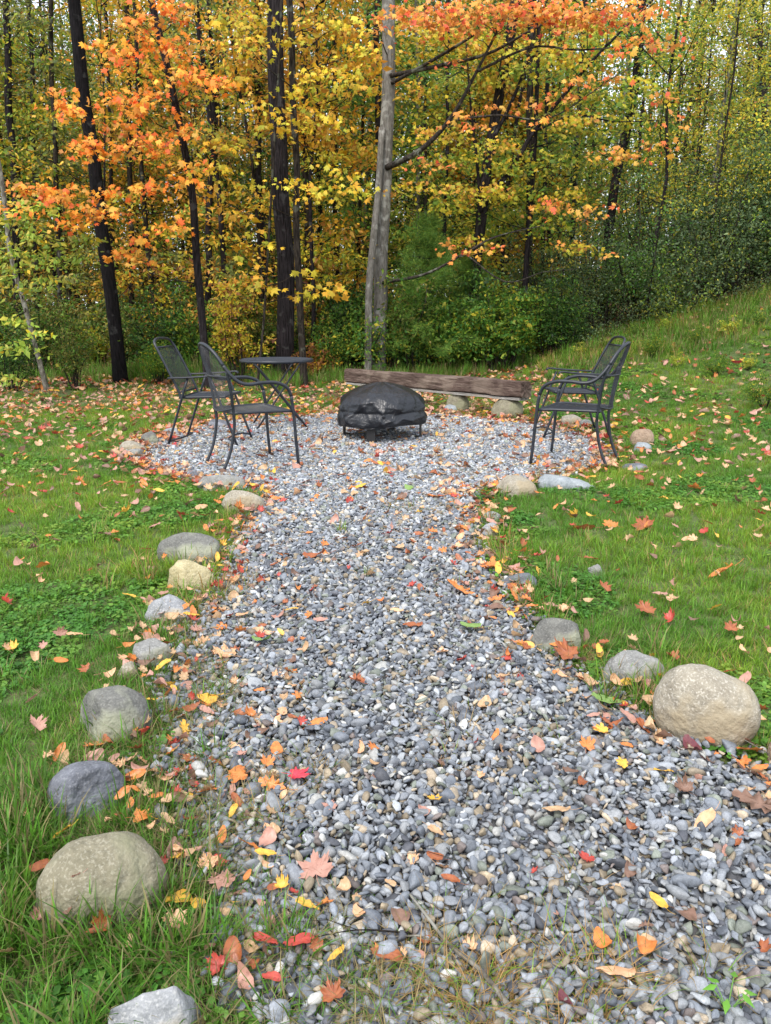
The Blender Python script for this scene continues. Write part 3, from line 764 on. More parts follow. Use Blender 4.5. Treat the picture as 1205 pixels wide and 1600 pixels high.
# ------------------------------------------------------------------ timber bench on boulders
def timber_material(name, c1, c2, c3, seed=0):
    m, n, l, b = new_mat(name)
    tc = N(n, 'TexCoord'); mp = N(n, 'Mapping'); mp.inputs['Scale'].default_value = (3.2, 24, 24); mp.inputs['Location'].default_value = (seed, seed, 0)
    l.new(tc.outputs['Object'], mp.inputs[0])
    nz = N(n, 'TexNoise'); nz.inputs['Scale'].default_value = 1.2; nz.inputs['Detail'].default_value = 10; nz.inputs['Roughness'].default_value = .8; nz.inputs['Distortion'].default_value = .6
    l.new(mp.outputs[0], nz.inputs[0])
    r = ramp(n, [(.28, c1), (.5, c2), (.75, c3)]); l.new(nz.outputs[0], r.inputs[0])
    n2 = N(n, 'TexNoise'); n2.inputs['Scale'].default_value = 3.5; n2.inputs['Detail'].default_value = 6; l.new(tc.outputs['Object'], n2.inputs[0])
    r2 = ramp(n, [(.52, (0, 0, 0)), (.62, (1, 1, 1))]); l.new(n2.outputs[0], r2.inputs[0])
    mu = N(n, 'Math', operation='MULTIPLY'); mu.inputs[1].default_value = .38; l.new(r2.outputs[0], mu.inputs[0])
    mx = N(n, 'Mix', data_type='RGBA'); mx.inputs[7].default_value = (.30, .24, .19, 1); l.new(mu.outputs[0], mx.inputs[0]); l.new(r.outputs[0], mx.inputs[6])
    l.new(mx.outputs[2], b.inputs['Base Color']); b.inputs['Roughness'].default_value = .97; b.inputs['Specular IOR Level'].default_value = .15
    bp = N(n, 'Bump'); bp.inputs['Strength'].default_value = 1; bp.inputs['Distance'].default_value = .03; l.new(nz.outputs[0], bp.inputs['Height']); l.new(bp.outputs[0], b.inputs['Normal'])
    return m

def beam_mesh(L, w, h, seed, wear=.012, nL=110, nq=9):
    """squared timber with worn arrises, hollows and broken ends"""
    V = []; F = []
    sec = []
    for s in range(4):
        for k in range(nq):
            t = k / nq * 2 - 1
            y, z = [(t, -1), (1, t), (-t, 1), (-1, -t)][s]; sec.append((y, z))
    m = len(sec)
    for i in range(nL):
        x = (i / (nL - 1) - .5) * L
        for (y, z) in sec:
            p = Vector((x * 2.2, y * .8 + seed, z * .8))
            e = (abs(y) * abs(z)) ** 14
            nn1 = noise.noise(p) * wear + noise.noise(p * 4) * wear * .45 - e * wear * (.7 + 1.5 * max(0, noise.noise(Vector((x * 1.6 + seed * 3, y, z)))))
            if abs(z) > .6 and abs(y) > .6: nn1 -= .035 * max(0, noise.noise(Vector((x * 2.6 + seed * 5, y * 2, z * 2))) - .12)
            sc = 1 + nn1 / (w / 2)
            xx = x + (.02 * noise.noise(Vector((y * 2, z * 2, seed + (i > nL / 2)))) if i in (0, nL - 1) else 0)
            V.append((xx, y * w / 2 * sc, z * h / 2 * sc))
    for i in range(nL - 1):
        for j in range(m): F.append((i * m + j, (i + 1) * m + j, (i + 1) * m + (j + 1) % m, i * m + (j + 1) % m))
    for i, rev in ((0, 0), (nL - 1, 1)):
        c = len(V); V.append(tuple(np.mean(V[i * m:(i + 1) * m], axis=0)))
        for j in range(m):
            f = (c, i * m + j, i * m + (j + 1) % m); F.append(f[::-1] if rev else f)
    me = bpy.data.meshes.new('timber'); me.from_pydata(V, [], F); me.polygons.foreach_set('use_smooth', [False] * len(F)); me.update(); return me
BA, BB = np.array([-.50, 10.95]), np.array([1.60, 8.86]); bc = (BA + BB) / 2; bd = BB - BA; bang = math.atan2(bd[1], bd[0]); BL = float(np.hypot(*bd))
bz = float(gz(*bc))
o = obj('timber_beam', beam_mesh(BL, .20, .178, 1.0, .016), mat=timber_material('weathered_railway_timber', (.018, .012, .010), (.10, .068, .056), (.27, .215, .18)))
o.location = (bc[0], bc[1], .343); o.rotation_euler = (0, 0, bang); tag(o, 'long weathered brown timber lying as a bench on boulders', 'timber bench')
o = obj('plank', beam_mesh(BL * .985, .19, .032, 5.0, .006), mat=timber_material('silvered_plank', (.13, .12, .11), (.28, .27, .25), (.42, .41, .38), 3))
o.location = (bc[0], bc[1], .237); o.rotation_euler = (0, 0, bang); tag(o, 'thin silvered plank under the brown timber', 'plank')
for (t_, w_, lab, mt, sdd) in ((.915, .37, 'rounded tan boulder carrying the right end of the timber', 'olive', 60), (.20, .36, 'boulder carrying the far left end of the timber behind the pit cover', 'tan', 61), (.66, .30, 'grey-tan boulder under the middle of the timber beside the pit cover', 'olive', 62)):
    p = BA + bd * t_; h_ = .222 + .07 - float(gz(*p)) * 0
    o = obj('boulder', rock_mesh(sdd, (w_, w_ * .85, h_), 1, .05, 4), mat=RM[mt]); zb = .222 - h_ / 2 + .003
    o.location = (p[0], p[1] - .02, zb); tag(o, lab, 'boulder', 'boulders under the timber bench'); ROCKS.append((p[0], p[1], w_ / 2, w_ / 2, .25))

# ------------------------------------------------------------------ leaves
def outline_maple(detail):
    A = [(90, 1.0), (52, .86), (128, .86), (2, .62), (178, .62)]
    pts = [(270, .10), (-28, .30), (2, .66), (24, .50), (50, .90), (70, .54), (90, 1.0), (110, .54), (130, .90), (156, .50), (178, .66), (208, .36)]
    if not detail: return np.array([(r * math.cos(R(a)), r * math.sin(R(a))) for a, r in pts])
    pts = [(270, .16), (297, .42), (-38, .52), (-24, .50), (-10, .72), (2, .60), (10, .68), (20, .52), (30, .58), (37, .80), (42, .74), (48, .98), (54, .80), (61, .84), (68, .58), (75, .64),
           (79, .84), (84, .82), (90, 1.06), (96, .82), (101, .84), (105, .64), (112, .58), (119, .84), (126, .80), (132, .98), (138, .74), (143, .80), (150, .58), (160, .52), (170, .68), (178, .60), (190, .72), (204, .50), (218, .52), (243, .42)]
    return np.array([(r * math.cos(R(a)), r * math.sin(R(a))) for a, r in pts])

def tmpl_fan(P, droop=.25):
    V = [(0, 0, 0)] + [(x, y, -droop * (x * x + y * y)) for x, y in P]; k = len(P)
    return np.array(V), np.array([(0, 1 + i, 1 + (i + 1) % k) for i in range(k)])
T_MAPLE = tmpl_fan(outline_maple(False))
T_OVAL = (np.array([(0, -.75, 0), (.42, -.1, -.10), (0, .05, .06), (-.42, -.1, -.10), (0, 1, -.15)]), np.array([(0, 1, 2), (0, 2, 3), (1, 4, 2), (3, 2, 4)]))
T_QUAD = (np.array([(0, -.8, 0), (.55, 0, -.12), (0, .9, -.05), (-.55, 0, -.12)]), np.array([(0, 1, 2), (0, 2, 3)]))
T_NEEDLE = (np.array([(-.03, 0, 0), (.03, 0, 0), (0, 1, -.15)]), np.array([(0, 1, 2)]))

def leaf_arrays(tm, P, Nn, D, S, C):
    """copies of a leaf outline at points P with normals Nn, tips towards D, sizes S, colours C"""
    tv, tf = tm; n = len(P)
    Nn = Nn / np.linalg.norm(Nn, axis=1)[:, None]
    D = D - (D * Nn).sum(1)[:, None] * Nn; D /= np.linalg.norm(D, axis=1)[:, None] + 1e-9
    Xx = np.cross(D, Nn)
    V = P[:, None, :] + S[:, None, None] * (tv[None, :, 0, None] * Xx[:, None, :] + tv[None, :, 1, None] * D[:, None, :] + tv[None, :, 2, None] * Nn[:, None, :])
    F = tf[None] + (np.arange(n) * len(tv))[:, None, None]
    return V.reshape(-1, 3), F.reshape(-1, 3), np.repeat(C, len(tv), 0)

class Crown:
    def __init__(s): s.a = []; s.o = 0
    def add(s, arr):
        V, F, C = arr; s.a.append((V, F + s.o, C)); s.o += len(V)
    def mesh(s, name): return np_mesh(name, np.vstack([a[0] for a in s.a]), np.vstack([a[1] for a in s.a]), col=np.vstack([a[2] for a in s.a]), mats=M_LEAF)

PAL = {   # leaf colours as they are in hand
    'orange': [(.85, .30, .035), (.82, .22, .03), (.85, .38, .05), (.78, .16, .04), (.80, .42, .05)],
    'coral': [(.80, .20, .06), (.75, .13, .06), (.85, .30, .06), (.82, .36, .10), (.70, .28, .05)],
    'amber': [(.72, .36, .05), (.62, .28, .04), (.70, .42, .08), (.50, .22, .05), (.60, .38, .06)],
    'gold': [(.72, .44, .03), (.68, .36, .03), (.66, .48, .05), (.50, .42, .04), (.74, .40, .04)],
    'yellow': [(.62, .48, .03), (.50, .46, .04), (.40, .42, .04), (.66, .44, .03), (.58, .50, .06)],
    'lime': [(.26, .36, .04), (.34, .40, .05), (.20, .32, .04), (.45, .42, .07)],
    'ygreen': [(.26, .33, .035), (.38, .37, .04), (.15, .25, .03), (.52, .44, .04), (.18, .28, .03)],
    'green': [(.07, .19, .025), (.11, .24, .03), (.05, .14, .025), (.17, .27, .03)],
    'dark': [(.03, .08, .02), (.05, .11, .025), (.025, .06, .018), (.09, .13, .03)],
    'olive': [(.13, .15, .035), (.20, .20, .05), (.10, .13, .03), (.28, .23, .05), (.08, .11, .03)],
    'sage': [(.10, .165, .075), (.14, .205, .10), (.07, .12, .05), (.18, .24, .10)],
    'rust': [(.30, .12, .04), (.22, .08, .03), (.40, .18, .06), (.48, .24, .09)],
    'pine': [(.10, .22, .035), (.15, .27, .04), (.07, .16, .03), (.22, .32, .05)],
}
def pal(name, n, mix=None, pm=.2, r_=rng):
    a = np.array(PAL[name]); c = a[r_.integers(0, len(a), n)]
    if mix:
        b = np.array(PAL[mix]); k = r_.uniform(size=n) < pm; c = np.where(k[:, None], b[r_.integers(0, len(b), n)], c)
    return c * np.exp(r_.normal(0, .14, n))[:, None]

def spray(cr, c, rad, n, size, colname, mix=None, pm=.2, flat=.30, tm=T_MAPLE, out=None, tilt=.75, r_=rng):
    """a layered spray of leaves round a branch end"""
    c = np.asarray(c, float); P = r_.normal(0, .5, (n, 3)) * [rad, rad, rad * flat]
    hp = np.hypot(P[:, 0], P[:, 1]); P[:, 2] -= .25 * hp * hp / max(rad, .1)
    Nn = np.tile([0, 0, 1.0], (n, 1)) + r_.normal(0, tilt, (n, 3)) + (np.array([0, -.75, 0]))
    D = np.column_stack([P[:, 0], P[:, 1], -.35 * np.ones(n) * rad]) + r_.normal(0, .35 * rad, (n, 3))
    if out is not None: D += np.asarray(out) * .3 * rad
    S = size * np.exp(r_.normal(0, .22, n))
    base = pal(colname, n, mix, pm, r_) * math.exp(r_.normal(0, .12))
    cr.add(leaf_arrays(tm, P + c, Nn, D, S, base))

def limb(mb, a, b, r0, r1, sag=.12, k=5, n=5, r_=rng):
    a = np.asarray(a, float); b = np.asarray(b, float); L = np.linalg.norm(b - a)
    m1 = a + (b - a) * .35 + np.array([0, 0, -sag * L * .4]) + r_.normal(0, .04 * L, 3); m2 = a + (b - a) * .7 + np.array([0, 0, -sag * L * .2]) + r_.normal(0, .04 * L, 3)
    P = smooth_path([a, m1, m2, b], 3); mb.tube(P, np.linspace(r0, r1, len(P)), n, cap=False); return P

TREES = []
def trunk_path(pts, Y, zb=None):
    """pixels -> trunk axis at depth Y; the last pixel is the base"""
    P = [W(px, py, Y) for px, py in pts][::-1]
    b = P[0]; g = float(gz(b[0], b[1])); P = [np.array([b[0] + (P[1][0] - b[0]) * ((g - .15 - b[2]) / (P[1][2] - b[2])), b[1], g - .15])] + [p for p in P if p[2] > g + .25]
    top = P[-1]; d = (P[-1] - P[-2]); d /= np.linalg.norm(d)
    P += [top + d * 1.6 + np.array([.05, .1, 0]), top + d * 3.4 + np.array([-.1, .15, 0])]
    return np.array(P)

def hero_tree(name, pts, Y, wpx, bark, label, sprays=(), cat='tree', group=None, lsize=.06, leafn=26, extra=None, tm=T_MAPLE, flare=1.25, top_pal=None, limb_bark=None, fromz=1.2):
    """sprays: (px, py, radius in px, depth, palette); limbs grow from the trunk or from the nearest earlier limb"""
    P = trunk_path(pts, Y); base = P[0].copy(); base[2] += .15
    t = empty(name, base); m = Y * 1.02 / FPX
    Q = smooth_path(P, 6) - base; L = len(Q)
    zz = Q[:, 2]; rad = wpx * m / 2 * (1.06 - .32 * np.clip(zz / 9, 0, 1)); rad *= 1 + (flare - 1) * np.exp(-np.maximum(zz, 0) / .22)
    rad[-6:] *= np.linspace(1, .35, 6)
    wob = np.array([[noise.noise(Vector((z * .8, base[0] * 3, 0))), noise.noise(Vector((z * .8, base[0] * 3, 9)))] for z in zz]) * .05
    wob[0] = 0; Q[:, :2] += wob * np.clip(zz / 2, 0, 1)[:, None]
    mb = MB(); mb.tube(Q, rad, 14); lb = MB()
    cr = Crown(); any_ = False
    sk = [np.column_stack([Q, rad])[zz > fromz]]
    if extra:
        for P4 in extra(mb, lb, Q, base, rad): sk.append(P4)
    cs = []
    for (px, py, rp, Ys, pn, mix, pm) in sprays:
        c = W(px, py, Ys) - base; cs.append((np.min(np.linalg.norm(sk[0][:, :3] - c, axis=1)), tuple(c), rp * Ys / FPX, rp, pn, mix, pm))
    for (_, c, rr, rp, pn, mix, pm) in sorted(cs, key=lambda q: q[0]):
        c = np.array(c); S = np.vstack(sk); dv = c - S[:, :3]; dd = np.linalg.norm(dv, axis=1)
        cost = dd + 1.2 * np.maximum(0, -dv[:, 2] + .25 * dd) + .15 / (S[:, 3] * 60 + .2)
        k = int(np.argmin(cost)); a = S[k, :3]; LL = dd[k]; r0 = min(S[k, 3] * .6, .005 + .006 * LL)
        Pl = limb(lb, a, c, r0, .003, .06); sk.append(np.column_stack([Pl, np.linspace(r0, .003, len(Pl))])[2:])
        for _ in range(3):
            e = c + rng.normal(0, .45, 3) * [rr, rr, rr * .3]; limb(lb, a + (c - a) * rng.uniform(.75, .97), e, .003, .0015, .05, n=3)
        spray(cr, c, rr * 1.32, max(8, int(leafn * (rp / 28.0) ** 1.6)), lsize, pn, mix, pm, tm=tm); any_ = True
    if top_pal:      # the part of the crown above the picture
        zt = zz[-1]
        for _ in range(14):
            h = rng.uniform(.72, 1.0) * zt; k = int(np.argmin(np.abs(zz - h))); an = rng.uniform(0, 6.28); rr = rng.uniform(.5, 1.6)
            c = Q[k] + [rr * math.cos(an), rr * math.sin(an), rng.uniform(.1, .7)]
            limb(lb, Q[k], c, .018, .005); spray(cr, c, .6, 34, lsize * 1.1, top_pal, 'yellow', .2, tm=tm); any_ = True
    nf = len(mb.f); mb.add(lb.v, lb.f); me = mb.mesh('trunk'); me.materials.append(bark); me.materials.append(limb_bark or BK_BROWN)
    mi = np.zeros(len(mb.f), np.int32); mi[nf:] = 1; me.polygons.foreach_set('material_index', mi); obj('trunk', me, t)
    if any_: obj('crown', cr.mesh('crown'), t)
    tag(t, label, cat, group); TREES.append((base[0], base[1], .5)); return t

def sp(lst, Y, pn, mix=None, pm=.2): return [(x, y, r, Y + dy, pn, mix, pm) for (x, y, r, dy) in lst]

# black leaning trunk, left
hero_tree('leaning_tree', [(112, -40), (120, 40), (133, 150), (152, 300), (172, 450), (190, 606)], 12.7, 19, BK_BLACK, 'near-black trunk leaning left at the lawn edge on the left', top_pal='gold')
# black trunk, centre
hero_tree('black_trunk_tree', [(430, -60), (430, 20), (433, 150), (439, 300), (447, 450), (444, 596)], 13.0, 25, BK_DARK, 'thick dark straight trunk with pale lichen high up, behind the table', top_pal='yellow')

# slender maple with orange leaves, left
og = [(285, 22, 26, 0), (262, 12, 26, -.3), (238, 62, 34, 0), (160, 72, 24, -.4), (200, 92, 26, 0), (252, 128, 32, .2), (292, 112, 24, 0), (92, 160, 20, -.5), (118, 175, 20, -.5), (226, 160, 30, 0),
      (290, 205, 30, 0), (244, 212, 26, -.2), (205, 232, 30, -.3), (172, 240, 24, -.3), (132, 236, 26, -.4), (272, 282, 28, 0), (238, 292, 26, -.1), (150, 322, 24, -.4), (110, 296, 24, -.4), (46, 296, 20, -.6), (84, 302, 22, -.5),
      (130, 334, 26, -.4), (168, 300, 20, -.3), (270, 350, 22, 0), (202, 392, 20, 0), (215, 404, 18, .1), (322, 120, 26, .2), (185, 150, 26, -.2), (300, 60, 26, .2), (215, 30, 24, .1), (60, 290, 16, -.6), (190, 200, 22, 0)]
og += [(x + rng.uniform(-34, 34), y + rng.uniform(-26, 34), 22, dy + rng.uniform(-.4, .4)) for (x, y, r, dy) in og]
hero_tree('orange_maple', [(232, -40), (245, 40), (262, 120), (283, 205), (300, 300), (309, 420), (322, 560)], 11.9, 11, BK_DARK, 'slender maple with bright orange leaves on the left', sp(og, 11.2, 'orange', 'amber', .30), lsize=.058, leafn=48)
# yellow maple, centre left
yl = [(372, 42, 32, 0), (340, 30, 28, 0), (400, 20, 26, .1), (388, 72, 30, 0), (398, 170, 30, .1), (420, 200, 26, .3), (540, 112, 30, -.1), (508, 112, 36, 0), (478, 140, 28, 0), (470, 172, 30, 0), (505, 188, 28, -.1), (548, 132, 24, 0),
      (340, 262, 26, 0), (380, 290, 28, 0), (350, 226, 30, 0), (328, 214, 26, .1), (462, 284, 26, 0), (520, 272, 36, 0), (552, 295, 32, -.1), (490, 302, 26, 0), (470, 195, 22, .1), (330, 150, 26, .3), (360, 120, 28, .3), (310, 270, 22, -.1),
      (500, 30, 30, .4), (540, 40, 26, .4), (460, 60, 28, .4), (560, 75, 24, .4)]
hero_tree('yellow_maple', [(452, -40), (457, 60), (459, 180), (462, 320), (468, 450), (474, 566)], 12.3, 10, BK_BROWN, 'slender maple with layered yellow leaves behind the thick dark trunk', sp(yl, 11.6, 'yellow', 'gold', .45), lsize=.058, leafn=42)
lw = [(500, 452, 26, 0), (526, 450, 20, 0), (480, 424, 18, .1), (520, 438, 16, 0), (475, 460, 14, 0), (412, 380, 16, 0), (404, 446, 18, 0), (382, 402, 15, .1), (400, 420, 16, 0), (377, 332, 16, 0), (428, 452, 14, .2), (398, 362, 14, 0)]
hero_tree('maple_sapling', [(425, 250), (422, 330), (418, 420), (412, 500), (405, 575)], 11.9, 3.5, BK_BROWN, 'thin sapling with big gold leaves beside the thick dark trunk', sp(lw, 11.7, 'gold', 'yellow', .3), lsize=.075, leafn=24)

# twin pale grey trunks with coral leaves
co = [(x, 6 + 26 * rng.uniform(), 30, -(x - 620) / 420) for x in range(630, 1010, 17)] + [(640, 14, 34, 0), (663, 22, 30, -.2), (690, 34, 32, -.3), (712, 42, 26, -.3), (743, 48, 26, -.4), (740, 12, 30, -.4), (778, 10, 30, -.5), (813, 16, 32, -.5), (850, 8, 28, -.7), (883, 20, 30, -.8), (923, 34, 30, -.9), (940, 12, 28, -1), (973, 76, 26, -1), (1023, 68, 24, -1.1), (1053, 62, 18, -1.2), (1000, 60, 22, -1),
      (898, 128, 24, -.7), (948, 122, 24, -.8), (883, 150, 22, -.7), (828, 165, 24, -.5), (778, 165, 22, -.4), (723, 184, 24, -.3), (740, 198, 18, -.3), (663, 255, 20, 0), (690, 256, 16, 0), (853, 186, 20, -.6), (1033, 150, 20, -1.1), (1048, 186, 18, -1.1), (948, 236, 24, -.9), (978, 240, 20, -.9), (1018, 226, 20, -1),
      (853, 314, 24, -.5), (874, 322, 18, -.5), (933, 325, 18, -.8), (920, 340, 12, -.8), (968, 322, 12, -.9), (703, 384, 22, 0), (733, 394, 18, -.1), (765, 384, 18, -.2), (873, 380, 12, -.5), (955, 396, 9, -.8), (705, 100, 18, -.2), (590, 30, 22, .1), (1010, 20, 22, -1.2)]
def twin_extra(mb, lb, Q, base, rad):
    out = []
    S = np.array([W(597, 200, 13.3), W(591, 300, 13.2), W(583, 380, 13.15), (W(577, 450, 13.1)), W(576, 520, 13.1), W(575, 580, 13.1)])[::-1] - base
    S[0][2] = -.15; S = smooth_path(S, 5); mb.tube(S, np.linspace(.066, .05, len(S)), 12)
    for pts, r0 in (([(604, 262, 13.3), (655, 236, 12.9), (702, 188, 12.6), (745, 112, 12.4), (806, -10, 12.2)], .05), ([(610, 118, 13.3), (680, 104, 12.9), (762, 84, 12.6), (832, 46, 12.4), (900, 14, 12.2)], .035),
                    ([(598, 442, 13.3), (665, 428, 12.9), (726, 396, 12.7), (775, 370, 12.6), (850, 352, 12.4)], .028), ([(612, 130, 13.3), (690, 86, 12.8), (760, 40, 12.5), (795, -5, 12.4)], .03),
                    ([(745, 112, 12.4), (830, 74, 12.2), (905, 78, 12.0), (980, 72, 11.9), (1040, 66, 11.8)], .02), ([(702, 188, 12.6), (780, 180, 12.4), (860, 184, 12.2), (960, 120, 12.0), (1040, 80, 11.9)], .018),
                    ([(726, 396, 12.7), (790, 440, 12.5), (850, 425, 12.4), (905, 420, 12.3)], .014)):
        Pp = smooth_path([W(a, b_, c) for a, b_, c in pts], 6) - base; rr = np.linspace(r0, r0 * .25, len(Pp)); lb.tube(Pp, rr, 7); out.append(np.column_stack([Pp, rr])[4:])
    return out
hero_tree('twin_trunk_maple', [(612, -40), (608, 20), (604, 130), (601, 250), (598, 380), (595, 480), (590, 582)], 13.4, 21, BK_GREY, 'pale grey twin-stemmed maple with coral-orange leaves, behind the timber bench', sp(co, 12.4, 'coral', 'amber', .5), lsize=.056, leafn=36, extra=twin_extra, limb_bark=BK_LIMB, fromz=2.2)

# dark forked tree right of the twin stems
def fork_extra(mb, lb, Q, base, rad):
    out = []
    for pts, r0 in (([(755, 320, 14.2), (800, 262, 14.0), (835, 205, 13.9), (880, 150, 13.8), (935, 85, 13.7), (1030, -10, 13.6)], .05), ([(752, 330, 14.2), (745, 250, 14.3), (735, 160, 14.4), (728, 60, 14.5)], .035), ([(770, 220, 14.2), (812, 130, 14.0), (830, 60, 14), (860, -10, 14)], .035),
                    ([(835, 205, 13.9), (900, 180, 13.7), (960, 190, 13.6), (1030, 188, 13.5)], .02)):
        Pp = smooth_path([W(a, b_, c) for a, b_, c in pts], 6) - base; rr = np.linspace(r0, r0 * .3, len(Pp)); lb.tube(Pp, rr, 7); out.append(np.column_stack([Pp, rr])[4:])
    return out
yg = [(rng.uniform(620, 1010), rng.uniform(20, 420), 26, rng.uniform(-.5, .8)) for _ in range(26)] + [(870, 90, 40, 0), (930, 60, 40, 0), (800, 110, 34, 0), (700, 140, 34, .3), (850, 250, 36, 0), (900, 200, 38, 0), (930, 150, 36, 0), (790, 260, 30, .2), (700, 320, 30, .3), (720, 240, 30, .4), (670, 180, 30, .5), (860, 350, 28, .2), (820, 300, 26, .2), (1000, 130, 36, 0), (980, 190, 30, 0), (680, 90, 30, .3), (760, 60, 30, .2)]
hero_tree('forked_tree', [(797, 40), (788, 100), (770, 220), (756, 320), (743, 440), (738, 560)], 14.3, 16, BK_DARK, 'dark forked tree with yellow-green leaves right of the twin grey stems', sp(yg[:26], 13.6, 'yellow', 'amber', .35) + sp(yg[26:], 13.9, 'ygreen', 'yellow', .35), lsize=.052, leafn=110, extra=fork_extra, limb_bark=BK_DARK, fromz=2.2)

# lime leaved tree leaning at far left
lm = [(60, 400, 34, 0), (30, 420, 30, 0), (95, 410, 26, 0), (20, 450, 30, 0), (70, 440, 28, -.1), (50, 370, 26, 0), (15, 540, 22, -.2), (45, 545, 22, -.2), (60, 520, 18, -.2), (25, 500, 20, 0), (110, 375, 26, 0), (130, 400, 20, 0), (140, 372, 20, -.1), (20, 340, 28, .1), (50, 320, 24, .1), (15, 590, 20, -.1), (20, 395, 26, 0)]
hero_tree('lime_tree', [(-10, 180), (5, 300), (18, 400), (40, 480), (55, 540), (72, 604)], 11.8, 7, BK_PALE, 'leaning thin pale trunk with lime-green leaves at the far left edge', sp(lm, 11.2, 'lime', 'yellow', .12), lsize=.055, leafn=55, tm=T_OVAL)
# pale slender aspen, right
def asp(n_, x0, x1, y0, y1): return [(rng.uniform(x0, x1), rng.uniform(y0, y1), rng.uniform(24, 40), rng.uniform(-.6, .8)) for _ in range(n_)]
hero_tree('aspen', [(1152, -20), (1145, 60), (1132, 170), (1118, 260), (1100, 340), (1080, 425)], 15.2, 5, BK_PALE, 'slender pale aspen with small yellow-green leaves above the right thicket', sp(asp(50, 1020, 1230, 0, 330), 14.6, 'ygreen', 'yellow', .4), lsize=.030, leafn=130, tm=T_OVAL)
hero_tree('aspen', [(1250, -20), (1235, 120), (1222, 260), (1215, 420)], 15.0, 7, BK_PALE, 'pale aspen standing right at the right edge of the picture', sp(asp(30, 1120, 1290, 0, 380), 14.4, 'ygreen', 'yellow', .4), lsize=.030, leafn=120, tm=T_OVAL)
# oak-like green tree, upper middle right
hero_tree('green_oak', [(1010, -40), (1000, 60), (985, 180), (960, 300), (945, 450), (942, 540)], 15.6, 13, BK_DARK, 'dark trunk with green leaves behind the right half of the thicket', sp([(1000, 50, 40, 0), (1040, 90, 36, 0), (960, 40, 36, 0), (1070, 30, 36, 0), (1010, 150, 34, 0), (900, 110, 36, 0), (950, 160, 32, 0), (880, 220, 30, 0), (1040, 200, 30, 0)], 15.2, 'green', 'ygreen', .4), lsize=.055, leafn=120)

# named trunks in the second rank
second = [([(10, -30), (14, 150), (22, 300), (30, 560)], 15.5, 14, BK_DARK), ([(45, -30), (52, 200), (60, 560)], 16.5, 9, BK_BROWN), ([(78, -30), (84, 200), (98, 560)], 15, 9, BK_BROWN), ([(165, -30), (172, 200), (182, 560)], 17, 7, BK_DARK),
          ([(196, -30), (203, 200), (206, 560)], 16, 10, BK_BROWN), ([(300, -30), (315, 80), (323, 150), (336, 250), (346, 340), (359, 560)], 14.3, 10, BK_DARK), ([(327, 330), (326, 420), (322, 560)], 14.6, 12, BK_DARK), ([(402, -30), (403, 200), (410, 560)], 15, 12, BK_DARK),
          ([(472, -30), (476, 200), (485, 560)], 15.2, 12, BK_BROWN), ([(496, -30), (497, 200), (502, 560)], 17, 9, BK_BROWN), ([(522, -30), (524, 250), (527, 560)], 16.2, 9, BK_BROWN), ([(355, -30), (375, 150), (400, 300), (412, 560)], 14.7, 6, BK_BROWN),
          ([(590, -30), (589, 150), (588, 560)], 16, 12, BK_DARK), ([(652, -30), (652, 200), (655, 560)], 18, 8, BK_PALE), ([(667, -30), (664, 200), (668, 560)], 17, 6, BK_BROWN), ([(830, 100), (826, 300), (828, 560)], 15.4, 13, BK_BROWN), ([(862, 50), (852, 250), (845, 560)], 16.4, 8, BK_DARK),
          ([(905, 150), (898, 300), (890, 560)], 17.2, 9, BK_DARK), ([(700, 20), (698, 250), (690, 560)], 15.8, 7, BK_DARK), ([(806, 200), (790, 330), (775, 560)], 16.8, 7, BK_DARK), ([(1192, 300), (1190, 430), (1188, 520)], 16.5, 12, BK_DARK)]
labs = ['dark trunk at the far left edge of the wood', 'second brown trunk from the left edge', 'thin brown trunk left of the leaning black one', 'thin dark trunk right of the leaning black one', 'brown trunk between the leaning black tree and the orange maple',
        'crooked dark trunk crossing behind the orange maple', 'dark lower trunk between the orange maple and the thick dark tree', 'dark straight trunk close left of the thick dark tree', 'brown trunk right of the yellow maple', 'brown trunk deep between yellow maple and twin grey stems',
        'brown trunk nearest left of the twin grey stems but one', 'thin slanting stem left of the thick dark tree', 'dark trunk directly behind the twin grey stems', 'distant pale trunk right of the twin grey stems', 'thin brown stem next to the distant pale trunk',
        'stout brown trunk behind the right half of the bench', 'thin dark trunk right of the stout brown one', 'dark trunk rising at the left end of the thicket', 'thin dark trunk left of the forked tree', 'slanting thin dark trunk right of the forked tree', 'dark trunk seen low at the right edge behind the thicket']
pcols = ['olive', 'ygreen', 'olive', 'amber', 'gold', 'amber', 'olive', 'gold', 'yellow', 'green', 'green', 'amber', 'green', 'green', 'ygreen', 'ygreen', 'ygreen', 'ygreen', 'ygreen', 'yellow', 'olive']
for (pts, Yd, wp, bk), lb, pc in zip(second, labs, pcols):
    bx0 = pts[-1][0]; ss = []
    for _ in range(17):
        ss.append((bx0 + rng.uniform(-80, 80), rng.uniform(-20, 500), rng.uniform(22, 36), rng.uniform(-.9, .9)))
    hero_tree('forest_tree', pts, Yd, wp * .78, bk, lb, sp(ss, Yd, pc, 'ygreen', .3), lsize=.050, leafn=120, group='trees of the wood behind the lawn', tm=T_OVAL, flare=1.15)

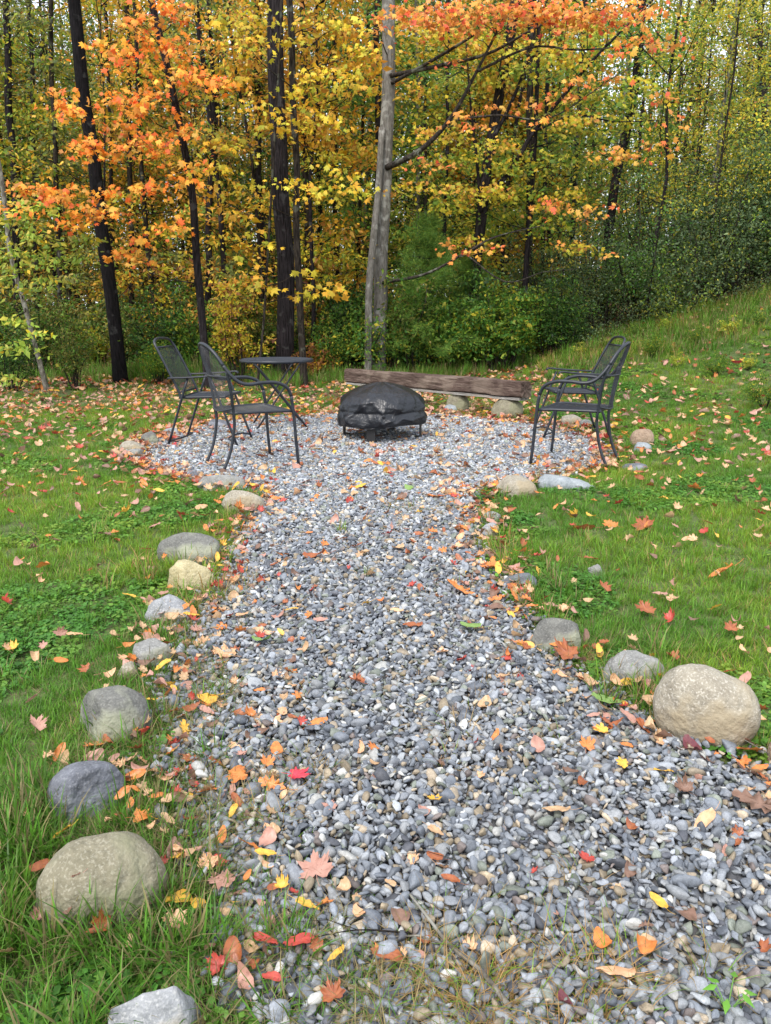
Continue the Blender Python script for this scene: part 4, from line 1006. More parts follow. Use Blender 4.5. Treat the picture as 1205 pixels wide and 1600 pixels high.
# ------------------------------------------------------------------ deeper wood: individual trees that share a few meshes
def forest_kind(seed, H, r0, bark, pn, mix, pm, nl, lz=(.20, 1.0), nlimb=46, lsize=.052, tm=T_OVAL):
    r_ = np.random.default_rng(seed)
    P = [np.array([0, 0, -.2])]; d = r_.normal(0, .03, 2)
    for k in range(1, 8): P.append(np.array([P[-1][0] + d[0] * H / 8 + r_.normal(0, .05), P[-1][1] + d[1] * H / 8 + r_.normal(0, .05), H * k / 7]))
    Q = smooth_path(P, 3); rad = r0 * (1.05 - .8 * np.linspace(0, 1, len(Q))); rad[0] *= 1.25
    mb = MB(); mb.tube(Q, rad, 7, cap=False); cr = Crown()
    per = nl // nlimb
    for _ in range(nlimb):
        f = r_.uniform(*lz); k = int(f * (len(Q) - 1)); an = r_.uniform(0, 6.28); rr = r_.uniform(.3, 2.0) * (1.15 - .5 * f)
        c = Q[k] + [rr * math.cos(an), rr * math.sin(an), r_.uniform(.05, .8)]
        limb(mb, Q[k], c, .012, .003, .1, n=3, r_=r_)
        spray(cr, c, r_.uniform(.45, .75), per, lsize, pn, mix, pm, flat=.5, tm=tm, r_=r_)
    return mb.mesh('trunk'), cr.mesh('crown'), bark
KINDS = {
    'olive': [forest_kind(201, 9, .05, BK_BROWN, 'olive', 'ygreen', .3, 4300), forest_kind(202, 11, .065, BK_DARK, 'olive', 'green', .3, 4300)],
    'gold': [forest_kind(203, 9, .045, BK_DARK, 'gold', 'yellow', .4, 4300), forest_kind(204, 10, .06, BK_BROWN, 'gold', 'ygreen', .35, 4300)],
    'yellow': [forest_kind(205, 9, .045, BK_BROWN, 'yellow', 'ygreen', .4, 4300), forest_kind(206, 11, .07, BK_DARK, 'yellow', 'green', .35, 4300)],
    'amber': [forest_kind(211, 8, .045, BK_DARK, 'amber', 'gold', .4, 5200, lsize=.060), forest_kind(212, 7, .04, BK_BROWN, 'amber', 'olive', .4, 4200, lsize=.045)],
    'sapling': [forest_kind(213, 7, .030, BK_DARK, 'olive', 'amber', .3, 700, nlimb=16, lsize=.04), forest_kind(214, 6, .026, BK_BROWN, 'ygreen', 'rust', .3, 600, nlimb=14, lsize=.04)],
    'green': [forest_kind(207, 8, .045, BK_DARK, 'green', 'dark', .4, 5600), forest_kind(208, 10, .06, BK_BROWN, 'green', 'ygreen', .35, 4300)],
    'ygreen': [forest_kind(209, 9, .05, BK_PALE, 'ygreen', 'green', .3, 4300), forest_kind(210, 11, .06, BK_DARK, 'ygreen', 'yellow', .3, 4300)],
}
for v in KINDS.values():
    for k_ in v: k_[0].materials.append(k_[2])
KW = {'amber': 'slim tree with dull orange leaves', 'sapling': 'thin bare-looking sapling', 'olive': 'slim tree with dull olive leaves', 'gold': 'slim tree with golden leaves', 'yellow': 'slim tree with clear yellow leaves', 'green': 'tree still in full green', 'ygreen': 'slim tree with yellow-green leaves'}
LM = [(60, 'at the far left edge'), (180, 'left of the leaning black trunk'), (300, 'behind the orange maple'), (430, 'left of the thick dark trunk'), (590, 'between thick dark and twin trunks'), (740, 'left of the forked tree'), (880, 'right of the forked tree'), (1000, 'behind the thicket end'), (1110, 'left of the slender aspen'), (9999, 'right of the slender aspen')]
def where(p): return next(t_ for a_, t_ in LM if p < a_)
placed = [(a, b_) for a, b_, _ in TREES]
cnt = 0; tries = 0
fr_ = np.random.default_rng(31)
while cnt < 175 and tries < 6000:
    tries += 1
    y = fr_.uniform(14.6, 36) if cnt > 70 else fr_.uniform(14.2, 21); x = fr_.uniform(-1, 1) * (.53 * y + 1.8)
    if min((x - a) ** 2 + (y - b_) ** 2 for a, b_ in placed) < (.9 if y < 24 else 1.6) ** 2: continue
    pxx = 602.5 + x / y * FPX
    if 880 < pxx and y < 34 and fr_.uniform() < (.80 if pxx < 1020 else .5): continue      # thinner here: the sky shows
    if pxx < 200: ch = ['olive', 'olive', 'ygreen', 'yellow', 'amber']
    elif pxx < 560: ch = ['gold', 'yellow', 'amber', 'green', 'olive', 'amber']
    elif pxx < 720: ch = ['green', 'green', 'ygreen', 'yellow', 'olive']
    elif pxx < 900: ch = ['ygreen', 'yellow', 'amber', 'green', 'olive']
    else: ch = ['ygreen', 'ygreen', 'green', 'yellow']
    kd = ch[fr_.integers(len(ch))]
    if cnt % 2 == 1 and y < 21: kd = 'sapling'
    vi = int(fr_.integers(2)); tm_, cm_, _ = KINDS[kd][vi]
    t = empty('forest_tree', (x, y, float(gz(x, y))), fr_.uniform(0, 6.28)); s_ = fr_.uniform(.8, 1.2); t.scale = (s_, s_, s_ * fr_.uniform(.95, 1.15))
    obj('trunk', tm_, t); obj('crown', cm_, t)
    tag(t, '%s %s, %s' % (KW[kd] if kd != 'sapling' else ('dark sapling with few olive leaves', 'brown sapling with few yellow-green leaves')[vi], 'in the front rank' if y < 16.5 else 'in the middle rank' if y < 21 else ('in a rear rank' if y < 28 else 'in the farthest rank'), where(pxx)), 'tree', 'trees deep in the wood')
    placed.append((x, y)); cnt += 1

# far wood that reads as one mass
cr = Crown(); mb = MB(); r_ = np.random.default_rng(77)
for i in range(760):
    y = r_.uniform(37, 52); x = r_.uniform(-1, 1) * (.53 * y + 5); z = r_.uniform(0, 1) ** 1.2 * (15 if not 4 < x < 16 else 7.5) + .3
    pxx = 602.5 + x / y * FPX
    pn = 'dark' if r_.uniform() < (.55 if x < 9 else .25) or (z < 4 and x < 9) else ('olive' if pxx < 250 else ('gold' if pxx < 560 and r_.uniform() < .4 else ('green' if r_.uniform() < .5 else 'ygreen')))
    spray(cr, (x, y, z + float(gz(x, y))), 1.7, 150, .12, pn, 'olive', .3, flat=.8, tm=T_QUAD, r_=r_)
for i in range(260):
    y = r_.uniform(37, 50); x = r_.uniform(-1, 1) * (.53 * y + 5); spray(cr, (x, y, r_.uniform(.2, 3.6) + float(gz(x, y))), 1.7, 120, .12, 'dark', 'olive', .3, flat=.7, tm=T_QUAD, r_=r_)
for i in range(110):
    y = r_.uniform(37, 52); x = r_.uniform(-1, 1) * (.53 * y + 5); g = float(gz(x, y)); mb.tube([(x, y, g - .2), (x + r_.normal(0, .2), y, g + 6), (x + r_.normal(0, .4), y, g + 14)], [.14, .11, .06], 6, cap=False)
o = obj('far_wood', cr.mesh('far_wood')); tag(o, kind='stuff')
o2 = mb.build('far_trunks', BK_DARK); tag(o2, kind='stuff')

# ------------------------------------------------------------------ shrubs and undergrowth
def shrub_kind(seed, w, h, nl, size, pn, mix=None, pm=.2, tm=T_OVAL, stems=12, zlo=.45, flat=.6):
    r_ = np.random.default_rng(seed); mb = MB(); cr = Crown(); ends = []
    for _ in range(stems):
        an = r_.uniform(0, 6.28); rr = w * .5 * math.sqrt(r_.uniform(.05, 1)); z = h * r_.uniform(zlo, 1.0) * (1.1 - .35 * rr / (w * .5))
        e = np.array([rr * math.cos(an), rr * math.sin(an), z]); a = np.array([.15 * rr * math.cos(an), .15 * rr * math.sin(an), -.05])
        P = limb(mb, a, e, .012 * h ** .5, .003, -.25, n=4, r_=r_)
        for q in (0.5, .75, 1.0):
            k = int(q * (len(P) - 1)); ends.append(P[k])
    per = max(3, nl // len(ends))
    for c in ends: spray(cr, c, w * .16, per, size, pn, mix, pm, flat=flat, tm=tm, tilt=1.0, r_=r_)
    return mb.mesh('stem'), cr.mesh('foliage')
def place_shrub(kind, x, y, s, label, group, name='shrub', bark=BK_BROWN, cat='shrub', zs=1.0):
    sm_, fm_ = kind
    if not sm_.materials: sm_.materials.append(bark)
    t = empty(name, (x, y, float(gz(x, y))), rng.uniform(0, 6.28)); t.scale = (s, s, s * zs)
    obj('stem', sm_, t); obj('foliage', fm_, t); tag(t, label, cat, group); return t

thick = [shrub_kind(301, 2.4, 2.5, 8000, .028, 'sage', 'lime', .15, stems=20, zlo=.10), shrub_kind(302, 2.0, 1.9, 6500, .025, 'sage', 'olive', .30, stems=17, zlo=.10), shrub_kind(303, 2.0, 2.3, 7000, .028, 'sage', 'green', .5, stems=18, zlo=.10), shrub_kind(304, 1.6, 1.5, 3200, .032, 'lime', 'sage', .6, stems=14, zlo=.1)]
tb = [(870, 14.6, 1.0), (930, 14.2, .95), (990, 14.4, 1.15), (1040, 13.9, .95), (1090, 14.2, 1.1), (1140, 14.0, 1.05), (1190, 14.3, 1.15), (1240, 13.9, 1.1), (1010, 15.6, 1.45), (1100, 15.8, 1.5), (900, 15.9, 1.2), (1180, 15.8, 1.5), (830, 15.2, .85), (1290, 14.5, 1.2)]
tl = ['leftmost low bush of the grey-green thicket', 'grey-green bush behind the right chairs', 'tall grey-green bush right of the right chairs', 'small bush in front of the thicket near its middle', 'broad grey-green bush below the slender aspen', 'bush of the thicket right of the aspen foot',
      'dense bush of the thicket near the right edge', 'bush at the right edge of the picture', 'highest bush in the middle of the thicket, set back', 'high bush set back behind the aspen foot', 'bush set back at the left end of the thicket', 'high bush set back near the right edge', 'dark low bush behind the right end of the bench', 'bush partly outside the right edge']
for i, ((px, Yd, s), lb) in enumerate(zip(tb, tl)):
    place_shrub(thick[(0, 1, 2, 3, 0, 1, 2)[i % 7]], (px - 602.5) / FPX * Yd * 1.0, Yd, s, lb, 'grey-green thicket on the right')

under = {'olive': shrub_kind(311, 1.3, 1.6, 2600, .034, 'olive', 'green', .35), 'dark': shrub_kind(312, 1.4, 1.5, 3000, .032, 'dark', 'green', .35), 'gold': shrub_kind(313, 1.1, 1.9, 1300, .045, 'yellow', 'rust', .35),
         'rust': shrub_kind(314, .8, .8, 900, .040, 'rust', 'gold', .25), 'green': shrub_kind(315, 1.2, 1.3, 2400, .034, 'green', 'ygreen', .3), 'lime': shrub_kind(316, .8, .9, 1000, .038, 'lime', 'yellow', .2)}
UL2 = {'olive': 'olive-leaved undergrowth bush', 'dark': 'dark green undergrowth bush', 'gold': 'thin bush with golden leaves', 'rust': 'low rusty brown bush', 'green': 'green undergrowth bush', 'lime': 'small bright lime bush'}
ur = np.random.default_rng(55); n_u = 0
seq = []
for i in range(120):
    y = ur.uniform(13.4, 18.5); px = ur.uniform(-60, 880)
    if px < 250: ch = ['olive', 'olive', 'green', 'dark', 'lime']
    elif px < 500: ch = ['gold', 'olive', 'green', 'dark', 'dark', 'olive']
    elif px < 760: ch = ['dark', 'dark', 'green', 'green', 'olive']
    else: ch = ['olive', 'green', 'dark']
    seq.append(((px - 602.5) / FPX * y, y, ch[ur.integers(len(ch))], ur.uniform(.7, 1.25)))
for x, y, k, s in seq: place_shrub(under[k], x, y, s, '%s %s, %s' % (UL2[k], 'near the lawn' if y < 14.6 else ('a little way in' if y < 16.4 else 'further in'), where(602.5 + x / y * FPX)), 'undergrowth bushes of the wood')
# individual edge plants
place_shrub(under['lime'], *G(832, 560)[:2], .85, 'bright lime-leaved young bush behind the right end of the bench', None)
place_shrub(under['rust'], *G(500, 592)[:2], .85, 'rusty brown dead fern clump left of the twin grey stems', None, name='dead_fern', cat='fern')
place_shrub(under['rust'], *G(480, 596)[:2], .75, 'rusty brown dead fern clump nearest the table', None, name='dead_fern', cat='fern')
place_shrub(under['green'], *G(250, 602)[:2], .6, 'green bush right of the leaning black trunk', None)
place_shrub(under['olive'], *G(120, 610)[:2], .65, 'olive bush left of the leaning black trunk', None)
place_shrub(under['dark'], *G(20, 612)[:2], .7, 'dark bush at the far left of the lawn edge', None)
place_shrub(under['gold'], *G(380, 600)[:2], .8, 'golden bush behind the folding table', None)

wr = np.random.default_rng(12)
for i, (px, py) in enumerate([(1090, 540), (1140, 525), (1185, 510), (1060, 575), (1120, 590), (1170, 580), (1020, 560), (960, 545), (1195, 640), (1040, 520), (990, 530), (905, 560)]):
    g = G(px, py); place_shrub(under['lime' if i % 2 else 'green'], g[0], g[1], wr.uniform(.22, .36), ['leafy weed clump low on the slope', 'leafy weed clump halfway up the slope', 'leafy weed clump near the thicket'][0 if py > 570 else (1 if py > 535 else 2)] + [', left part', ', middle part', ', right part'][0 if px < 1030 else (1 if px < 1130 else 2)], 'weed clumps on the right slope', name='weed_clump', cat='weed')
# young white pine beside the twin stems
def pine(loc, h, w, label, seed):
    r_ = np.random.default_rng(seed); mb = MB(); cr = Crown(); mb.tube([(0, 0, -.05), (.02, 0, h * .5), (0, .03, h)], [.025, .016, .005], 6)
    for lv in np.linspace(.12, 1, 13):
        for k in range(6):
            an = r_.uniform(0, 6.28); L = w * (1.12 - lv) * r_.uniform(.7, 1.1); a = np.array([0, 0, h * lv * .95]); e = a + [L * math.cos(an), L * math.sin(an), .18 * L]
            Pp = limb(mb, a, e, .008, .002, .02, n=4, r_=r_)
            for q in np.linspace(.25, 1, 7):
                c = Pp[int(q * (len(Pp) - 1))] + r_.normal(0, .07, 3); n_ = 46
                D = r_.normal(0, 1, (n_, 3)) + np.array([math.cos(an), math.sin(an), .3]) * .9
                cr.add(leaf_arrays(T_NEEDLE, np.tile(c, (n_, 1)) + r_.normal(0, .045, (n_, 3)), r_.normal(0, 1, (n_, 3)), D, np.full(n_, .11) * r_.uniform(.7, 1.2, n_), pal('pine', n_, r_=r_)))
    t = empty('young_pine', loc); mb.build('trunk', BK_BROWN, t); obj('needles', cr.mesh('needles'), t); tag(t, label, 'pine')
pb = G(655, 586); pine((pb[0] + .1, 13.6, float(gz(pb[0], 13.6))), 2.6, 1.15, 'young white pine right of the twin grey stems', 8)
pine((1.55, 14.4, float(gz(1.55, 14.4))), 1.9, .8, 'smaller young pine behind the middle of the bench', 9)

# tall grass and seed heads along the wood's edge
tall = [tuft(21, 26, .55, .10, .25, .0045, .55), tuft(22, 22, .42, .10, .6, .004, .7), tuft(23, 30, .38, .12, .05, .0045, .7)]
pts = []
for _ in range(1500):
    x = rng.uniform(-7.5, 9); e = float(edge_y(x)); y = e + rng.normal(.1, .28) + (rng.uniform(-.9, .6) if x > 2.6 else 0); pts.append((x, y, float(gz(x, y))))
for _ in range(80):
    p = G(rng.uniform(205, 350), 597); pts.append((p[0], p[1] + rng.uniform(0, .4), p[2]))
pts = np.array(pts); n = len(pts)
scl_ = rng.uniform(.45, .95, n) * np.where(np.arange(n) >= 1500, 1.7, 1) * np.where(pts[:, 0] > 2.6, .72, .8)
scatter('tall_grass', pts, np.column_stack([rng.normal(0, .12, n), rng.normal(0, .12, n), rng.uniform(0, 6.28, n)]), np.repeat(scl_[:, None], 3, 1), np.ones((n, 3)), np.where(pts[:, 0] > 2.6, rng.choice([0, 1, 2], n, p=[.25, .3, .45]), rng.integers(0, 3, n)), tall)

# ------------------------------------------------------------------ fallen leaves
def fallen_material(name, c1, c2, edge):
    m, n, l, b = new_mat(name); tc = N(n, 'TexCoord')
    oi = N(n, 'ObjectInfo'); ad = N(n, 'VectorMath', operation='ADD'); l.new(tc.outputs['Object'], ad.inputs[0]); l.new(oi.outputs['Random'], ad.inputs[1])
    nz = N(n, 'TexNoise'); nz.inputs['Scale'].default_value = 3.2; nz.inputs['Detail'].default_value = 6; l.new(ad.outputs[0], nz.inputs[0])
    r = ramp(n, [(.35, c1), (.6, c2), (.8, edge)]); l.new(nz.outputs[0], r.inputs[0])
    at = N(n, 'Attribute', attribute_name='vein'); mx = N(n, 'Mix', data_type='RGBA'); mu = N(n, 'Math', operation='MULTIPLY'); mu.inputs[1].default_value = .3
    l.new(at.outputs['Fac'], mu.inputs[0]); l.new(mu.outputs[0], mx.inputs[0]); l.new(r.outputs[0], mx.inputs[6]); mx.inputs[7].default_value = (*[min(1, x * 1.2 + .08) for x in c1], 1)
    n2 = N(n, 'TexNoise'); n2.inputs['Scale'].default_value = 16; l.new(ad.outputs[0], n2.inputs[0]); r2 = ramp(n, [(.66, (1, 1, 1)), (.74, (.45, .3, .2))]); l.new(n2.outputs[0], r2.inputs[0])
    m2 = N(n, 'Mix', data_type='RGBA', blend_type='MULTIPLY'); m2.inputs[0].default_value = .8; l.new(mx.outputs[2], m2.inputs[6]); l.new(r2.outputs[0], m2.inputs[7])
    l.new(m2.outputs[2], b.inputs['Base Color']); b.inputs['Roughness'].default_value = .42
    t = N(n, 'BsdfTranslucent'); l.new(m2.outputs[2], t.inputs[0]); ms = N(n, 'MixShader'); ms.inputs[0].default_value = .18; l.new(b.outputs[0], ms.inputs[1]); l.new(t.outputs[0], ms.inputs[2]); l.new(ms.outputs[0], n['Material Output'].inputs[0])
    return m
FC = {'orange': ((.64, .23, .05), (.54, .16, .035), (.34, .10, .03)), 'yellow': ((.72, .45, .06), (.66, .34, .04), (.45, .20, .04)), 'pink': ((.46, .25, .19), (.40, .20, .15), (.30, .14, .10)), 'red': ((.48, .06, .035), (.36, .04, .03), (.22, .03, .03)),
      'rust': ((.36, .11, .03), (.27, .07, .025), (.15, .04, .02)), 'tan': ((.55, .36, .20), (.44, .27, .14), (.30, .16, .08)), 'green': ((.22, .34, .09), (.16, .28, .07), (.30, .32, .10)), 'maroon': ((.16, .03, .04), (.10, .02, .03), (.25, .10, .06)),
      'peach': ((.68, .42, .24), (.60, .32, .16), (.40, .20, .10)), 'magenta': ((.60, .04, .07), (.50, .03, .05), (.35, .02, .04)), 'brown': ((.22, .12, .08), (.15, .08, .05), (.10, .05, .04))}
FM = {k: fallen_material('fallen_leaf_' + k, *v) for k, v in FC.items()}
def oval_outline(n=22, wd=.42, ser=.03):
    out = []
    for i in range(n):
        t = i / n * 2 * math.pi; y = math.cos(t); x = math.sin(t) * wd * (1 - .25 * y) * (1 + ser * (-1) ** i); out.append((x, y * .95))
    return np.array(out)
def oak_outline():
    pts = []
    for s in (1, -1):
        seq_ = [(.05, -.9), (.14, -.65), (.30, -.62), (.14, -.42), (.44, -.25), (.18, -.08), (.52, .18), (.20, .30), (.40, .62), (.14, .66), (.16, .92)]
        pts += [(s * x, y) for x, y in (seq_ if s == 1 else seq_[::-1])]
        if s == 1: pts.append((0, 1.0))
    return np.array(pts)
SHAPES = {'maple': outline_maple(True), 'oval': oval_outline(), 'round': oval_outline(18, .62, .04), 'oak': oak_outline()}
def fallen_mesh(shape, seed, curl):
    r_ = np.random.default_rng(seed); P = SHAPES[shape]; k = len(P)
    if shape == 'maple': P = P + r_.normal(0, .025, P.shape)
    V = [(0, 0, 0)]; vein = [1.0]
    for f in (.33, .66, 1.0):
        for x, y in P: V.append((x * f, y * f, 0)); vein.append(1 - f * .8)
    V = np.array(V, float); a = r_.uniform(0, math.pi); d = V[:, 0] * math.cos(a) + V[:, 1] * math.sin(a); e = -V[:, 0] * math.sin(a) + V[:, 1] * math.cos(a)
    rad = np.hypot(V[:, 0], V[:, 1])
    V[:, 2] = curl * (d ** 2 * r_.uniform(.4, 1.0) + e ** 2 * r_.uniform(-.25, .45)) + .12 * np.abs(V[:, 0]) * curl + .06 * r_.normal(size=len(V)) * rad + .05 * np.sin(V[:, 0] * 7 + seed) * rad
    V[:, :2] *= (1 - .28 * curl * (np.abs(d)[:, None]))
    F = [(0, 1 + i, 1 + (i + 1) % k) for i in range(k)]
    for g in (0, 1):
        for i in range(k):
            a_, b_ = 1 + g * k + i, 1 + g * k + (i + 1) % k; F += [(a_, a_ + k, b_ + k), (a_, b_ + k, b_)]
    # stalk
    y0 = P[:, 1].min() if shape != 'maple' else -.12; o0 = len(V); st = []
    for q, (yy, zz2) in enumerate(((y0, .0), (y0 - .35, .03), (y0 - .7, .10))):
        for an in (0, 2.1, 4.2): st.append((.018 * math.cos(an) + .03 * q * q, yy, zz2 + .018 * math.sin(an)))
    V = np.vstack([V, st]); vein += [1] * 9
    for q in (0, 1):
        for j in range(3): a_, b_ = o0 + q * 3 + j, o0 + q * 3 + (j + 1) % 3; F += [(a_, b_, b_ + 3), (a_, b_ + 3, a_ + 3)]
    V[:, 2] -= np.percentile(V[:, 2], 8)
    me = np_mesh('fallen_leaf', V, np.array(F), smooth=True); va = me.attributes.new('vein', 'FLOAT', 'POINT'); va.data.foreach_set('value', np.array(vein, np.float32)); return me
_cache = {}
def leaf_me(shape, colr, var, curl):
    k = (shape, colr, var, curl)
    if k not in _cache:
        b_ = (shape, var, curl)
        if b_ not in _cache: _cache[b_] = fallen_mesh(shape, 40 + var * 7 + len(shape), curl)
        me = _cache[b_].copy(); me.materials.append(FM[colr]); _cache[k] = me
    return _cache[k]
def rest_z(x, y):
    g = float(gz(x, y)); ins = float(sd_gravel([[x, y]])[0]) < 0
    z = g + (.036 if ins else .040)
    for (rx, ry, a, b_, top) in ROCKS:
        q = ((x - rx) / a) ** 2 + ((y - ry) / b_) ** 2
        if q < 1: z = max(z, g + (top - g) * math.sqrt(1 - q) + .004)
    return z
LPTS = []
def fallen(x, y, size, shape, colr, label, group=None, rz=None, curl=None, tilt=None):
    var = int(rng.integers(0, 4)); curl = float(rng.choice([.6, 1.1, 1.5])) if curl is None else curl
    o = bpy.data.objects.new('fallen_leaf', leaf_me(shape, colr, var, curl)); link(o)
    ins = float(sd_gravel([[x, y]])[0]) < 0; tl = .18 if ins else .38
    o.location = (x, y, rest_z(x, y)); o.scale = (size, size, size)
    o.rotation_euler = (rng.normal(0, tl), rng.normal(0, tl), rng.uniform(0, 6.28) if rz is None else rz) if tilt is None else (*tilt, rz or 0)
    tag(o, label, 'leaf', group); LPTS.append((x, y)); return o
